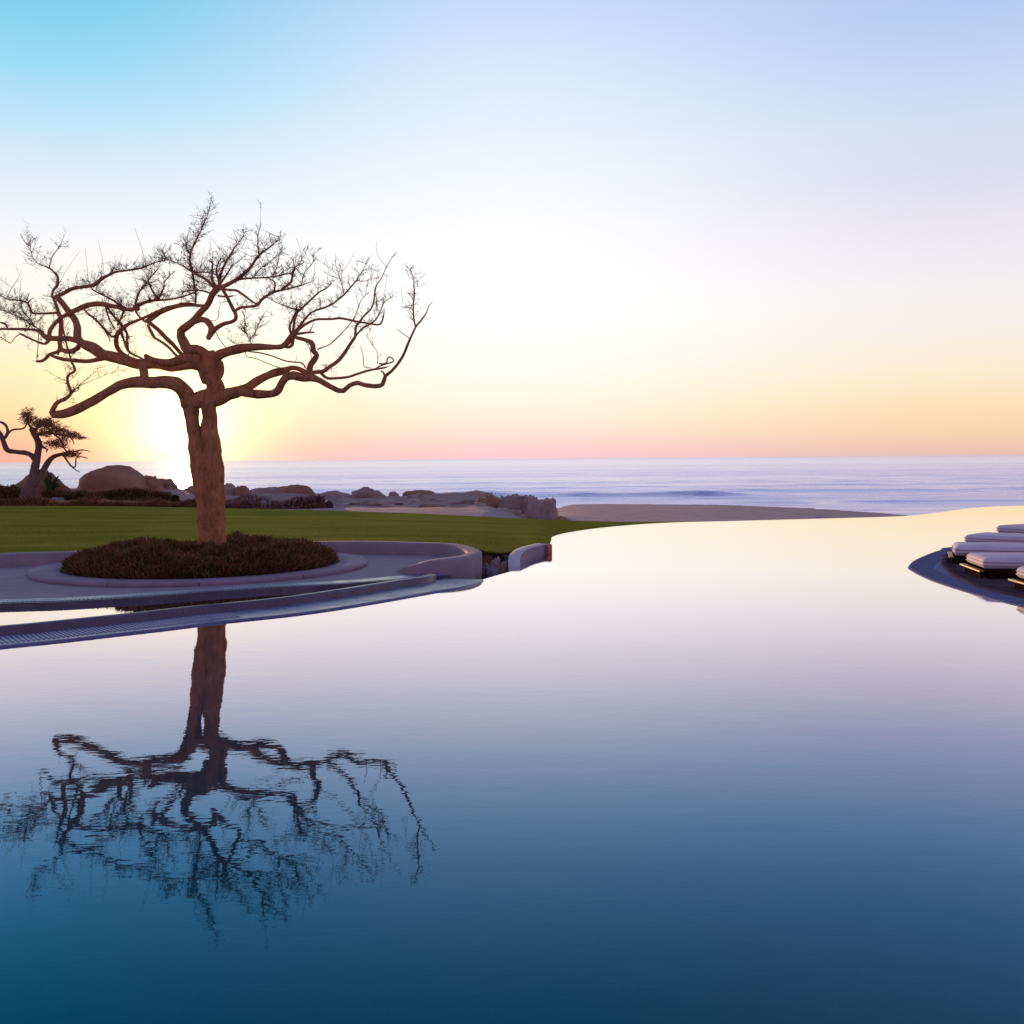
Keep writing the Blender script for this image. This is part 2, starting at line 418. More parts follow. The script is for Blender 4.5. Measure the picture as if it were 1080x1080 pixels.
# ---- pool water
edge_px = [(494,617.5),(500,614.5),(508,611.5),(520,608),(535,603.8),(548,599.8),(561,595),(570,591.8),(577,588.5),(581,584.5),(582.3,580),(580,574),(579,570.5),(583,566),(600,561.5),(640,556),(700,551.5),(780,549.3),(880,546.6),(930,545.2),(962,543.6),(985,541),(1005,538.2),(1030,535.3),(1055,533.9),(1080,533.2)]
far_edge = [at_height(px, py, 0) for px, py in edge_px]
fe = resample([(p.x, p.y, 0) for p in far_edge]+[(24, 37.2, 0), (40, 37.5, 0)], .35)
poly = [Vector((40, -14, 0)), *reversed(fe)]
poly += [at_height(470, 613.5, 0), at_height(430, 617.5, 0), at_height(380, 622.5, 0), at_height(330, 626, 0), at_height(300, 624, 0), at_height(150, 630, 0), at_height(0, 638, 0), at_height(-200, 650, 0), at_height(-520, 680, 0), Vector((-30, 10.5, 0)), Vector((-30, -14, 0))]
bm = bmesh.new(); vs = [bm.verts.new(p) for p in poly]; f = bm.faces.new(vs); bmesh.ops.triangulate(bm, faces=[f])
me = bpy.data.meshes.new('pool_water'); bm.to_mesh(me); bm.free(); me.materials.append(M_POOL)
o = bpy.data.objects.new('pool_water', me); COL.objects.link(o); tag(o, kind='structure')
# wall that carries the vanishing edge
mb = MB(); section(mb, fe, [(.02, -2.5), (.02, -.012), (-.06, -.006), (-.22, -.05), (-.22, -2.5)])
mb.build('pool_edge', M_WET); tag(bpy.data.objects['pool_edge'], kind='structure')
o = mesh_obj('catch_channel', [(-3, 13.2, -.45), (1.1, 13.2, -.45), (1.1, 21, -.45), (-3, 21, -.45)], [(0, 1, 2, 3)], M_WET); tag(o, kind='structure')

# ---- weir: outer line
wl_px = [(-520,742),(-300,713),(-120,694),(-60,687.5),(0,681),(60,675),(120,668.3),(180,661.5),(230,655.3),(300,648),(350,641.5),(400,633.5),(430,628.3),(460,623),(480,620),(496,616.5),(510,611.2)]
wl = resample([tuple(at_height(px, py, .02)) for px, py in wl_px], .12)
e1 = empty('weir_ledge', wl[0], 'low grated overflow ledge curving along the front water line of the terrace', 'pool ledge')
mb = MB(); section(mb, wl, [(0, -1.2), (0, .012), (.012, .02), (.60, .022), (.60, -1.2)]); mb.build('ledge_stone', M_LEDGE, e1, smooth=False)
def grate(line, o0, o1, z, s0, s1, pitch=.045, wdt=.018):
    mb = MB(); acc_ = 0; nxt = s0
    A = offset(line, o0); B = offset(line, o1)
    for i in range(len(line)-1):
        L = (line[i+1]-line[i]).length
        while nxt <= acc_+L and nxt < s1:
            q = (nxt-acc_)/L
            a = A[i].lerp(A[i+1], q); b = B[i].lerp(B[i+1], q)
            d = (b-a); t_ = Vector((-d.y, d.x, 0)).normalized()*wdt/2
            sk = Vector((d.x, d.y, 0)).length*.0
            vs = []
            for zz in (z-.012, z+.006):
                for p in (a-t_, a+t_, b+t_, b-t_): vs.append(Vector((p.x, p.y, zz)))
            mb.add(vs, [(4,5,6,7),(0,1,5,4),(1,2,6,5),(2,3,7,6),(3,0,4,7)])
            nxt += pitch
        acc_ += L
    return mb
tot = sum((wl[i+1]-wl[i]).length for i in range(len(wl)-1))
grate(wl, .12, .46, .024, 0, tot-4.2).build('grating', M_GRATE, e1, smooth=False)
nb = len(wl)
def beam_z(i):
    s = i/nb
    return lerp(.10, .115, s)
i_end = nb-int(.35/.12)
e2 = mesh_obj('weir_wall', [], [], None)
bpy.data.objects.remove(e2)
mb = MB(); section(mb, wl[:i_end], bevel_prof(.602, .73, -1.2, lambda i: beam_z(i), .03))
o = mb.build('weir_wall', M_WET); tag(o, 'low dark rounded kerb curving between the narrow channel and the pool', 'kerb wall')

# ---- terrace (front edge traced), polygon sheet and body
te_px = [(-520,678),(-300,654),(-120,642.5),(0,636.7),(60,635),(120,631.5),(180,627.5),(240,623),(300,619),(360,616),(400,613),(430,610.5),(455,608.5),(476,606.5)]
te = resample([tuple(at_height(px, py, .05)) for px, py in te_px], .2)
TZ = .05
wall_px = [(-420,601.5,.25),(-200,592,.25),(0,583.2,.25),(75,581,.25),(150,577.5,.25),(240,573.5,.25),(310,571.2,.255),(355,570.3,.255),(400,570.4,.255),(440,571.5,.25)]
back = [tuple(at_height(a, b, c)) for a, b, c in wall_px]
def dz(px, py, d, z):
    p = at_depth(px, py, d); return (p.x, p.y, z)
rest_ = [(475,572.6,.25),(489.6,574.4,.25),(498.5,576.6,.25),(505,579,.25),(508.3,581.5,.25),(507.3,583.3,.25),(503,585,.25),(496,586.8,.25),(486,588.2,.25),(475,589.6,.245),(460,591.7,.235),(445,594.2,.21),(432,596.7,.175),(424,599,.12),(416,602.3,.065)]
wline = resample(back+[tuple(at_height(*r)) for r in rest_], .08)
zs = [p.z for p in wline]
nW = len(wline)
mb = MB()
Wt = .24
section(mb, wline, [(0, -1.), (0, lambda i: zs[i]-.025), (-.008, lambda i: zs[i]-.008), (-.03, lambda i: zs[i]), (-Wt+.03, lambda i: zs[i]), (-Wt+.008, lambda i: zs[i]-.008), (-Wt, lambda i: zs[i]-.025), (-Wt, -1.)])
o = mb.build('curved_wall', M_CONC); tag(o, 'long low smooth concrete wall wrapping the back and right tip of the terrace', 'low wall')
tipP = max(wline, key=lambda p: p.x)
# terrace polygon
inner = [Vector((p.x, p.y, TZ)) for p in offset(wline, -.12)]
poly = [Vector((p.x, p.y, TZ)) for p in te] + list(reversed([p for p in inner]))
bm = bmesh.new(); vs = [bm.verts.new(p) for p in poly]; f = bm.faces.new(vs)
r = bmesh.ops.extrude_face_region(bm, geom=[f]); bmesh.ops.translate(bm, verts=[v for v in r['geom'] if isinstance(v, bmesh.types.BMVert)], vec=(0, 0, -1.2))
bmesh.ops.recalc_face_normals(bm, faces=bm.faces); bmesh.ops.triangulate(bm, faces=[g for g in bm.faces if len(g.verts) > 4])
me = bpy.data.meshes.new('terrace'); bm.to_mesh(me); bm.free(); me.materials.append(M_PAVE)
o = bpy.data.objects.new('terrace', me); COL.objects.link(o); tag(o, kind='structure')
# dark face strip of terrace edge + upper grate
e3 = empty('drain_channel', te[0], 'grated drain strip set along the terrace edge behind the narrow channel', 'drain grate')
mb = MB(); section(mb, te, [(-.004, -.6), (-.004, TZ+.002), (.36, TZ+.006), (.36, TZ-.05)]); mb.build('drain_frame', M_WET, e3, smooth=False)
mb = MB(); section(mb, te, [(.05, TZ+.002), (.05, TZ+.0075), (.30, TZ+.008), (.30, TZ+.002)]); mb.build('drain_bed', M_LEDGE, e3, smooth=False)
tt = sum((te[i+1]-te[i]).length for i in range(len(te)-1))
grate(te, .06, .29, TZ+.006, 0, tt-2.5, .05, .024).build('grating', M_GRATE, e3, smooth=False)

# ---- circular planter
PC = at_depth(216, 590, 15.9); PC.z = TZ
def ring(mb, c, r0, r1, z0, z1, b=.02, n=96):
    prof = [(r0, z0), (r0, z1-b), (r0+b, z1), (r1-b, z1), (r1, z1-b), (r1, z0)]
    m = len(prof); vs = []; fs = []
    for i in range(n):
        a = 2*PI*i/n
        for r, z_ in prof: vs.append(Vector((c.x+r*math.cos(a), c.y+r*math.sin(a), z_)))
    for i in range(n):
        for j in range(m):
            fs.append((i*m+j, i*m+(j+1) % m, ((i+1) % n)*m+(j+1) % m, ((i+1) % n)*m+j))
    mb.add(vs, fs)
e4 = empty('round_planter', PC, 'round raised stone tree bed with a thin rim on the terrace', 'planter')
mb = MB(); ring(mb, PC, 2.06, 2.50, TZ-.02, .105, .012); mb.build('rim', M_PAVE, e4)
mb = MB(); n = 64
vs = [Vector((PC.x, PC.y, .15))]+[Vector((PC.x+2.061*math.cos(2*PI*i/n), PC.y+2.061*math.sin(2*PI*i/n), .10)) for i in range(n)]
mb.add(vs, [(0, 1+i, 1+(i+1) % n) for i in range(n)]); mb.build('soil', M_SOIL, e4)
# low shrubs filling the bed
def shrub(c, rx, ry, h, n, m1, m2, name, label, cat, seed=1, zb=.15, parent=None, leaf=.05, group=None, up=.9):
    R = random.Random(seed); mb = MB()
    for k in range(n):
        a = R.random()*2*PI; rr = math.sqrt(R.random())
        prof = (1-.75*rr**9)**.5
        bx, by = c.x+rx*rr*math.cos(a), c.y+ry*rr*math.sin(a)
        lump = .78+.40*noise.noise(Vector((bx*1.6, by*1.6, seed)))+.22*noise.noise(Vector((bx*5, by*5, seed)))
        top = h*prof*lump*R.random()**(.35 if rr < .85 else .8)
        z_ = zb+top
        nl = R.uniform(.6, 1.6)*leaf
        d = Vector((R.gauss(0, .5)+.5*rr*math.cos(a), R.gauss(0, .5)+.5*rr*math.sin(a), up)).normalized()
        p = Vector((bx, by, max(zb, z_-nl*2)))
        s_ = Vector((-d.y, d.x, 0)); s_ = s_.normalized() if s_.length > .01 else Vector((1, 0, 0))
        s_ = Matrix.Rotation(R.random()*PI, 3, d) @ s_ * nl*.22
        q = p+d*nl*2.2
        mi = 0 if R.random() < .55+.6*noise.noise(Vector((bx*2, by*2, 5))) else 1
        mb.add([p-s_, p+s_, p+d*nl*1.2+s_*1.1, q, p+d*nl*1.2-s_*1.1], [(0, 1, 2, 3, 4)], mi)
    # inner mass so that no light leaks through: a lumpy low mound
    nr, na = 8, 40; vs = [Vector((c.x, c.y, zb+h*.5))]; fs = []
    for i in range(1, nr+1):
        for j in range(na):
            a = 2*PI*j/na; rr = i/nr*.93
            pf = (1-.6*(i/nr)**8)**.5
            vs.append(Vector((c.x+rx*rr*math.cos(a), c.y+ry*rr*math.sin(a), zb+h*.5*pf*(1+.2*noise.noise(Vector((i*.7, math.cos(a)*3, math.sin(a)*3+seed)))))))
    for j in range(na): fs.append((0, 1+j, 1+(j+1) % na))
    for i in range(nr-1):
        for j in range(na): fs.append((1+i*na+j, 1+(i+1)*na+j, 1+(i+1)*na+(j+1) % na, 1+i*na+(j+1) % na))
    mb.add(vs, fs, 0)
    o = mb.build(name, mats=[m1, m2], parent=parent, smooth=False)
    if label: tag(o, label, cat, group)
    return o
BC = PC.copy(); 
shrub(BC, 1.98, 1.98, .42, 60000, M_BUSH, M_BUSHG, 'shrub_bed', 'dense reddish brown low shrubs ringing the foot of the large bare tree', 'shrubs', 3, .10, leaf=.038)

# ------------------------------------------------------------ main tree, traced limb by limb and given depth
TD = 15.9
paths = []   # (name, [(px,py,r)], slope, twigdensity)
def br(pts, slope=0., tw=0., d0=None, name='branch', d1=None): paths.append((name, pts, slope, tw, d0, d1))
br([(219,597,13),(218,578,10.6),(218,545,9.8),(214,515,9.6),(211,492,9.8),(208,472,9.2),(204,452,7.8),(202,440,7.2),(201,428,8.2),(199,418,8.4)], 0, 0, TD, 'trunk')
br([(229,597,12),(228,578,10.4),(227.5,545,9.6),(226.5,515,10.2),(225,490,10.8),(222.8,468,10),(221.2,450,8.8),(220.8,438,8.2),(220,427,9),(221,415,8.6)], 0, 0, TD, 'trunk')
br([(222,417,8),(225,408,7),(223,398,9),(221,388,10),(221,379,8.5),(224,373,6)], 0, 0, TD, 'trunk')
br([(204,424,9),(215,420,9),(226,419,9)], 0, 0, TD, 'trunk')
# lower left limb and its returning end
br([(200,428,9),(196,415,8.2),(188,407,8),(176,403,6.8),(160,403.5,6.2),(145,403,5.6),(130,405,4.8),(118,411,4.6),(105,419,4.8),(92,426,4.8),(79,432.5,5),(66,437,4.6),(55,437,3.8)], -.25, 0, None, 'limb')
br([(54,436,2.6),(60,425,2.1),(70,420,1.8),(75,413.5,1.4),(71.5,404,1.4),(72,396,1.3),(79,390.5,1.3),(75,380,1),(70,362,.9),(66,345,.8)], -.2, .6)
br([(76,414,.8),(84,407,.6),(98,401,.4),(115,394,.3),(134,389,.25)], .3, .1)
br([(74,418,.7),(78,413,.6),(82,412,.5)], .4, .5)
br([(82,412,.6),(84,406,.6),(95,397,.35),(107,386,.25)], -.4, .2)
br([(152,403,4.5),(152,393,4.3),(150,384,5)], 0, 0, None, 'limb')
# middle left limb
br([(214,386,7),(203,384,6),(190,387,4.5),(180,388,4),(172,385,5.2),(160,383,5.6),(145,384,5.8),(132,380,5.8),(121,377,5.8),(110,374.5,6),(99,369,4.6),(89,364,4.3),(82,357,4),(81.5,345,3.5),(79,337,3.3),(73.5,330,3),(66,320,2.7),(60,313,2.5)], .15, 0, None, 'limb')
br([(210,382,8),(199,377,7),(190,379,5),(178,382,4),(162,380,3.2),(153,375,2.2)], -.15, 0, None, 'limb')
br([(111,375,4.5),(103,367,3.2),(96,363,2.8),(89,361.5,2.8),(84,363,2.6),(82,367,2.6),(77,370,2.6),(70,370.5,2.6),(65,369,2.2),(63,362,2.2),(64,352,2.2),(64.5,342,2.2),(64,335,2)], .35, 0)
br([(65,369,2),(58,372,1.8),(52,374,1.7),(47,379,1.5),(43,381,1.6),(38.5,381,1.2)], .3, .1)
br([(112,376,4),(103,379,2.4),(92,381,2),(77,380,2),(67,379,1.8),(60,377,1.6),(54,375,1.2)], -.25, .1)
br([(61,374,1.2),(63,362,1.2),(65,350,1.3)], .1)
br([(84,360,3),(75,357.5,2.8),(67,357,2.6),(58,357,2.8),(49,356,2.8),(44.5,352,2),(40,349,1.7),(32,347.5,1.4),(22,347,1.3),(8,347,1.2),(-8,347,1)], .2, .35)
br([(8,347,1),(5,341,.9),(-6,340,.8)], .2, .3)
br([(52,358,1.9),(48,362.5,1.5),(42,361.5,1.3),(35,358.5,1.02),(29,356,1),(21.6,352,1)], .45, .1)
br([(21.6,352,.7),(15.6,356,.5),(11,362,.45),(5,358,.4),(0,355,.35)], .4, .1)
br([(40.5,352,.6),(40,365,.5),(39,379,.5)], 0)
br([(52,356,2.2),(53,348,2),(60,339,1.9),(67,333.5,1.8),(75,329.5,2.4),(87,324,2.6),(94,321.5,2.6),(104,320.5,2.6),(114,322,2.3),(124,324,2.1),(131,326,2),(139,327,1.8)], .2, .5)
br([(64,342,2),(64,335.5,2),(61,327,1.5),(58,318,1.4),(55,311,1.2),(57,305,1.3),(60,302,1.4),(61,292,1.3),(57,287,1),(52,283,.9),(45,280,.6),(40,278,.5),(35,272,.4),(32.5,264,.35),(32,252,.3)], .3, .6)
br([(52,282,.7),(54.5,272,.6),(59,265,.5),(65,257,.35)], -.3, .3)
br([(60,330,1.2),(52,330.5,1.2),(44,330.7,1.02),(35,330.5,1.02),(32,326,1),(29.5,320,1),(22,317,.8),(12,316.5,.6),(6,315,.5),(-4,309,.4)], .35, .8)
br([(29.5,320,.8),(32,316,.6),(36,314,.5)], .1)
br([(8,316,.4),(10,308,.4),(17,297,.3)], -.1, .3)
br([(58,313,1.8),(66,310,2),(72,306.5,2),(78,304,2),(88,302.5,1.8),(98,301,1.8),(104,297,1.6),(109,293,1.5),(115,290,1.3),(122,287,1.02),(132,285.5,1),(142,284,1),(150,282.5,.9),(156,280,.8),(163,277,.7),(174,275,.6)], -.15, 1.3)
# mid crown
br([(139,327,1.6),(130,324,1.2),(118,316,1),(108,311,.9),(98,306,.7)], .3, 1.5)
br([(146,327,1.8),(143,322,1.2),(146,310,1),(153,300,.9),(160,291,.7),(166,284,.6)], -.4, 1.1)
br([(139,327,1.8),(148,321,1.6),(158,317.5,1.5),(167,316.5,1.4),(178,316,1.02),(192,313,.9),(204,309,.7)], -.2, 1.2)
br([(167,316,1.3),(161,307,1),(157,299,.8),(156,292,.6)], .3, 1.2)
br([(167,316,1.02),(172,305,.8),(174,297,.6),(180,290,.5)], -.3, 1.2)
br([(196,376,2.6),(191,373,2),(182,363,2),(175,356.5,2.1),(168,349,2.1),(162,344,2),(155,338,1.8)], -.3, 0)
br([(190,378,1.8),(186,375,1.4),(178,366.5,1.4),(171,361,1.5),(163,356,1.4),(160,351,1.7),(156,343,1.5)], .3, .1)
br([(217,323,2),(206,322,1.6),(192,322,2.2),(184,323.5,2.4),(176,326,2.8),(168,329.6,2.8),(158,337,2.7),(154,339,2)], .25, .4)
br([(176,326,1.6),(168,328,1.8),(157,333,1.5),(146,337.5,1.5),(137,341,1.8),(130,345.5,2.2),(124,352,2.2),(122.5,360,2.3),(124,367,2.3),(129,373,2.3),(135,377,2.8)], .15, .5)
br([(216,325,1),(206,321,1),(198,320,1.02),(190,320,1)], .1, .3)
br([(130,346,1.5),(126,340,1.5),(122,336,1.2),(116,328,1),(111,322,.9)], .5, 1.1)
br([(130,346,1.5),(134,352,1.3),(134,362,1.2),(136,371,1)], -.4, .5)
br([(128,350,1.3),(130,357,1),(133,366,.8)], .3, .6)
br([(125,352,1.6),(118,355,1),(110,346,.9),(100,336,.8),(90,328,.6)], -.4, .6)
br([(152,338,1.2),(146,333,1),(142,326,1)], .2, .4)
br([(124,343,1.2),(128,335,1.02),(132,325,1)], -.2, .9)
br([(150,378,1),(136,371,1.2),(131,360,1)], 0, .3)
# arch up from the knot
br([(223,380,6),(216,373,5),(207,368,4.6),(198,369,5.5),(194.5,362,5.4),(191,354,4.8),(191,349,4.5),(196,345,4.3),(204,338.5,3.9),(211,330,3.4),(217,324,3),(221,318,3),(224,310,3),(230,304,3)], -.25, 0, None, 'limb')
br([(203,340,3),(212,337,3),(218.5,339,3.2),(223,345,3.3),(222.5,351,3.3),(219.5,357,2.6)], -.6, .0)
br([(221,355,2.4),(227,347,2.4),(235.6,341.7,2.1),(244,339.5,2),(248.5,336.5,2),(248.5,331,2),(245,325,1.8),(241,316,1.7),(237,309,1.7),(234,304,1.7)], -.3, .1)
H = (231,304)
br([(231,304,2.4),(238,301,2.2),(245,297.5,2),(256,290,1.8),(264.5,281.5,1.5),(273,269.5,1.2),(284,261,.8),(291,255,.5),(296,248,.35)], -.3, 1.2)
br([(273,269,.8),(272,258,.6),(272,249,.5),(275,238,.3)], .2, .6)
br([(244,298,1.2),(252,295,1),(264,293.5,.9),(276,293,.9),(287,292,.8),(298,290,.7),(309,287,.6)], -.6, .9)
br([(287,292,.7),(292,282,.6),(294,270,.5),(297,263,.4)], .2, .9)
br([(268,292,.6),(275,283,.6),(286,275,.5),(293,268,.4)], -.3, .8)
br([(234,305,1.4),(244.5,306,1.4),(250,306.5,1.3),(258,312,1.2),(266,318,1.02),(271,321,1)], .4, .2)
br([(247,330,1.6),(252,325,1.5),(262,323.5,1.4),(271,322,1.5),(276,316,1.5),(283,311,1.4),(289,308,1.3),(300,305.5,1),(315.5,301.5,.8),(329,297,.4)], .1, .8)
br([(289,308,1),(290,298,.9),(284,294,.7)], .4, .6)
br([(296,306,1.02),(303,301,1.2),(307,297,1.02),(309,288,1),(311,282,.7),(320,277,.5)], -.3, 1.1)
br([(318,300,.6),(321,288,.6),(330,276.5,.5),(329,268,.3)], .3, .7)
br([(309,288,.7),(300,289,.6),(290,292,.5)], 0, .6)
br([(231,303,1.8),(232,292,1.4),(236,281,1.2),(241,272,1),(247,262,.7),(254,253,.5),(259,244,.3)], .4, 1.2)
br([(231,304,1.6),(224,296,1.2),(224,284,.9),(224,274,.6)], -.3, .9)
br([(232,300,1.2),(240,288,.9),(246,278,.6)], .7, 1.)
br([(232,300,1.2),(228,286,.9),(232,274,.6)], .9, .9)
br([(228,306,2),(222,299,1.8),(216,294,1.6),(209,290.5,1.4),(202,286.5,1.02),(195,282,.8),(188,278,.7),(178,274,.6),(169,272,.5)], .2, .9)
br([(206,322,1.02),(206.5,310,1),(204.5,298,1),(203,287,1.2),(200.5,276,1.02),(201,267,1),(206,255,.9),(211,245,.7),(215.5,235,.5),(218.5,228,.4),(221,219,.25)], -.15, 1.9)
br([(201,270,.8),(197,262,.7),(195,254,.5)], .3, 1.8)
br([(202,287,.9),(212,287,.8),(222,288,.7),(232,292,.6)], -.4, 1.2)
br([(226,312,.9),(218,308,.9),(206,306,.8),(192,308,.7)], .5, .9)
br([(230,312,1),(239,313,1),(246,312,.8)], 0, .1)
# right upper limb
br([(224,384,7),(227,379,6.2),(232,374,5.2),(241,370.5,4.7),(254,367.5,4.6),(268,366,3.9),(285,366,2.9),(297,365.5,2.7),(304,360,3),(309,353,3.2),(310,350,2.6)], -.15, .0, None, 'limb')
br([(298,364.5,1.8),(304,366.3,1.8),(308.4,363.3,1.9),(309,357,1.9)], .2)
br([(307,352,1.5),(305.5,345,1.3),(308,338,1.2),(312,330,1),(316,326.5,.9)], .3, .4)
br([(309,352,1.5),(310,342,1.3),(312.5,332,1.02),(316,327,1),(324,320,1),(335.5,309,.8),(345,303.5,.7),(350,298,.5)], .5, .9)
br([(316,327,.9),(309,325.5,.8),(299,322,.7),(290,318.5,.5),(284,315,.4)], .5, 1.0)
br([(311,351,1.8),(319,344,1.5),(328,339,1.3),(335,336.8,1.3),(350,336.5,1.2),(358,335.6,1.3),(366,336.8,1.2),(375.5,339,1.2),(388,341,1.02),(400,342.3,1),(403.5,337,.8),(405,330,.6)], -.3, .15)
br([(311,350,1.6),(316,344,1.3),(322,336,1.2),(328,330,1.02),(334,327,1.02),(342,324.5,1.02),(350,321,1.02),(358,315,1),(365,308.5,.9),(371,301.5,.8),(376,296,.6),(383,284,.45),(387,275,.3)], .1, 1.1)
br([(363,311,.7),(361,302,.6),(357,289,.4),(354,280,.3)], .3, 1.)
br([(376,296,.5),(385,296.5,.4),(392,294,.3)], -.2, .8)
br([(312,352.5,1.6),(318,351.5,1.4),(324,350.7,1.2),(331,350.5,.8)], .6)
br([(326,350.5,.7),(329,345,.6),(331,340,.4)], .1)
br([(310,355,1.8),(314,356.5,2),(322,358.5,2.2),(328,361,2.8),(330,364,2.8),(330.5,370,2.8),(334,374.5,2.8),(331,380,2.9),(327.5,385,2.9),(326.5,391,3),(327,397,3)], 0, 0, None, 'limb')
br([(320,357,.5),(326,366,.5),(328,374,.5)], .2, .3)
# lower right limb
br([(214,424,9.5),(222,422,9),(232,419.5,8.3),(242,415.5,6.8),(252,412.5,6.2),(262,408,4.8),(272,401.5,4.5),(283,396,4.3),(292,392.5,4.2),(300,391,3.8),(307,388,2.6),(315,389,2.4),(322,392.5,2.4),(328,394,2)], .2, 0, None, 'limb')
br([(254,413,5),(264,415,4.8),(278,416,4.5),(288,415,4.6),(293.5,411.5,4.5),(297,404.5,4.2),(302,398,4.2),(309,396,4.4),(319,398,4.8),(327,398,4.4),(334,400,3.4),(341,403.5,3),(349,408,2.8),(357,412,2.7),(362.5,412,2.5),(369,406.5,2.3),(377,403.8,2.3),(384,406,2.2),(396,407.3,2.2),(403.5,405.5,2.3),(405.5,400,2.1),(406.5,396.5,1.8),(411,393,1.6),(416.6,387.4,1.6),(425,375.4,1.4),(431,361,1.2),(438.3,345.3,1),(444,338,.8),(450,329.5,.7),(452,323,.5),(456,318.5,.35)], -.25, .02, None, 'limb')
br([(438.3,345,.9),(436.3,334,.9),(436,322,.8),(437,310,.8),(436.5,300,.6),(436,293,.5),(432,283,.35)], .3, 1.2)
br([(432,357,.6),(425,352,.5),(419,347.5,.4)], -.4)
br([(406,397,1.2),(404.5,393,1),(402,391,.8)], 0)
br([(326,393,2.4),(334,392.5,2),(341,391.5,2),(348,386.5,1.9),(354,382.6,1.8),(359,378,1.8),(363.7,371.7,1.8),(368,365,1.6),(372,359,1.5),(374.5,355,1.4),(375.5,345,1.2),(380,338,1.02),(385,332,1),(391,326,.9),(394,319,.8),(395.6,306.6,.8),(397.5,300,.7),(402,294,.6),(408,281,.5),(413.6,271.5,.4)], .2, .35)
br([(413,272.5,.3),(416,269,.25),(418,266,.2)], 0)
br([(407,281,.3),(400,272,.25),(397,264,.2),(397,255,.15)], 0)
br([(374.5,355,1.02),(381.7,347,1),(389,342.5,.9),(395,338.5,.8),(400,331,.7),(404.6,320,.6),(409,316,.5),(414,312.5,.4)], -.4, 1.2)
br([(395.5,307,.6),(397,315,.6),(397.5,324,.6)], -.2, 1.2)
br([(334.8,368.5,.8),(341,366,.7),(348,363,.7),(360,352,.7),(371,339,.6),(377,327,.6),(380.5,317.4,.5),(385.4,311.4,.4)], .3, .25)
br([(337,391,1.8),(341,396,1.7),(346,399,1.6),(355,398.8,1.5),(367,397.6,1.4),(378,394,1.3),(390,390.4,1.2),(402,388.5,1.02),(408,387.2,.8)], .3, .1)
br([(400,383.5,.9),(404,384,.8),(408,382,.8),(408.5,378,.8),(411.5,376.3,.8),(415.5,380.5,.8),(411,382.8,.8),(402,385.5,.8),(396,389,.8)], 0, .1)
br([(392,388,.5),(384,386.5,.5),(383,375,.4),(380,365,.3)], .2)
br([(398,384,.5),(398,372,.4),(392,363,.3),(385,352,.2)], -.1, .4)
br([(258,370,.6),(258.8,372,.6),(260,376,.6),(270.5,378.4,.6),(285,384.4,.6),(297,388.6,.6)], 0)
br([(262,371,.6),(272,371.8,.8),(285,374.8,.8),(301.8,380.8,.8),(318,382.8,.8),(322,388,.8)], 0, .05)
br([(227,349,.6),(232,358.5,.6),(240,369,.6)], 0)
br([(222,338,.4),(229,337,.4),(231,327,.35),(233,318,.3)], 0, .1)
br([(266,365,.6),(264,360,.6),(260,352,.5),(256,345,.4)], .3, 1.6)
br([(262,360,.5),(268,354,.5),(272,344,.4),(277,332,.25)], -.3, .9)
br([(258,353,.4),(258,340,.3),(259,326,.2)], -.3, .9)
br([(254,365,.5),(248,362,.4),(243,360,.3)], .3, 1.3)
br([(85,322,.8),(92,330,.8),(104,341,.7),(115,355,.7)], -.3, .6)
br([(111,322,.9),(115,336,.8),(121,347,.8)], .2, .6)
br([(26,350,.6),(33,340,.5),(24,327,.4),(22,316,.4)], .3, 1.)
br([(46,350,.8),(36,344,.6),(26,338,.5),(10,330,.4),(-4,326,.3)], .5, 1.1)
br([(210,380,4.5),(213,388,5),(215,396,4.5),(218,403,4.5)], 0, 0, TD, 'trunk')
br([(231,382,4),(232,391,4.5),(229,400,4.5),(228,408,4.5)], 0, 0, TD, 'trunk')
br([(222,372,4),(228,378,4),(232,385,4)], 0, 0, TD, 'trunk')
br([(231,412,3.2),(235,408,2.6),(231,402,3)], 0)

tree = empty('bare_tree', at_depth(222, 592, TD), 'large leafless gnarled tree with wide twisting crown standing in the round shrub bed', 'tree')
reg = []   # samples (px,py,depth,r)
twig_src = []
R = random.Random(11)
named = {}
for bi, (nm, pts, slope, tw, d0, d1) in enumerate(paths):
    cs = catmull(pts, 2.2 if pts[0][2] < 3 else 3.0)
    if d0 is None:
        best = min(reg, key=lambda s: (s[0]-cs[0][0])**2+(s[1]-cs[0][1])**2)
        d0 = best[2]
    L = 0; P3 = []; Rd = []
    wob = R.uniform(0, 100)
    loc = []
    for i, (a, b, r) in enumerate(cs):
        if i: L += math.hypot(a-cs[i-1][0], b-cs[i-1][1])
        if nm == 'trunk': d = d0
        else:
            # slope in metres of depth per metre across, easing in, plus a slow wobble
            m = L/70.
            d = d0+slope*m*1.5*(m/(m+.4))+.10*noise.noise(Vector((wob, L*.03, 0)))*min(1, m)
        P3.append(at_depth(a, b, d)); Rd.append(max(r, .22)*d/F*(1.0 if r > 3 else (1.06 if r > .7 else .85)))
        loc.append((a, b, d, r))
    reg += loc
    if nm == 'trunk' and bi < 2:   # flare of the foot
        P3[0].z = .08
    mb = MB(); mb.tube(P3, Rd, 14 if pts[0][2] > 5 else (9 if pts[0][2] > 2 else 6), True, .22 if nm == 'trunk' else (.16 if pts[0][2] > 2.5 else .1), bi)
    named.setdefault(nm, []).append(mb)
    if tw > 0: twig_src.append((P3, Rd, tw, cs))
tk = MB()
for m in named['trunk']: tk.add(m.v, m.f)
trunk = tk.build('trunk', M_BARK, tree)
# hollow in the foot of the trunk
for m in named['limb']: m.build('limb', M_BARK, tree)
# branches thinner than a limb
main_b = named['branch']
for m in main_b: m.build('branch', M_BARK, tree)
print('branches', len(main_b))

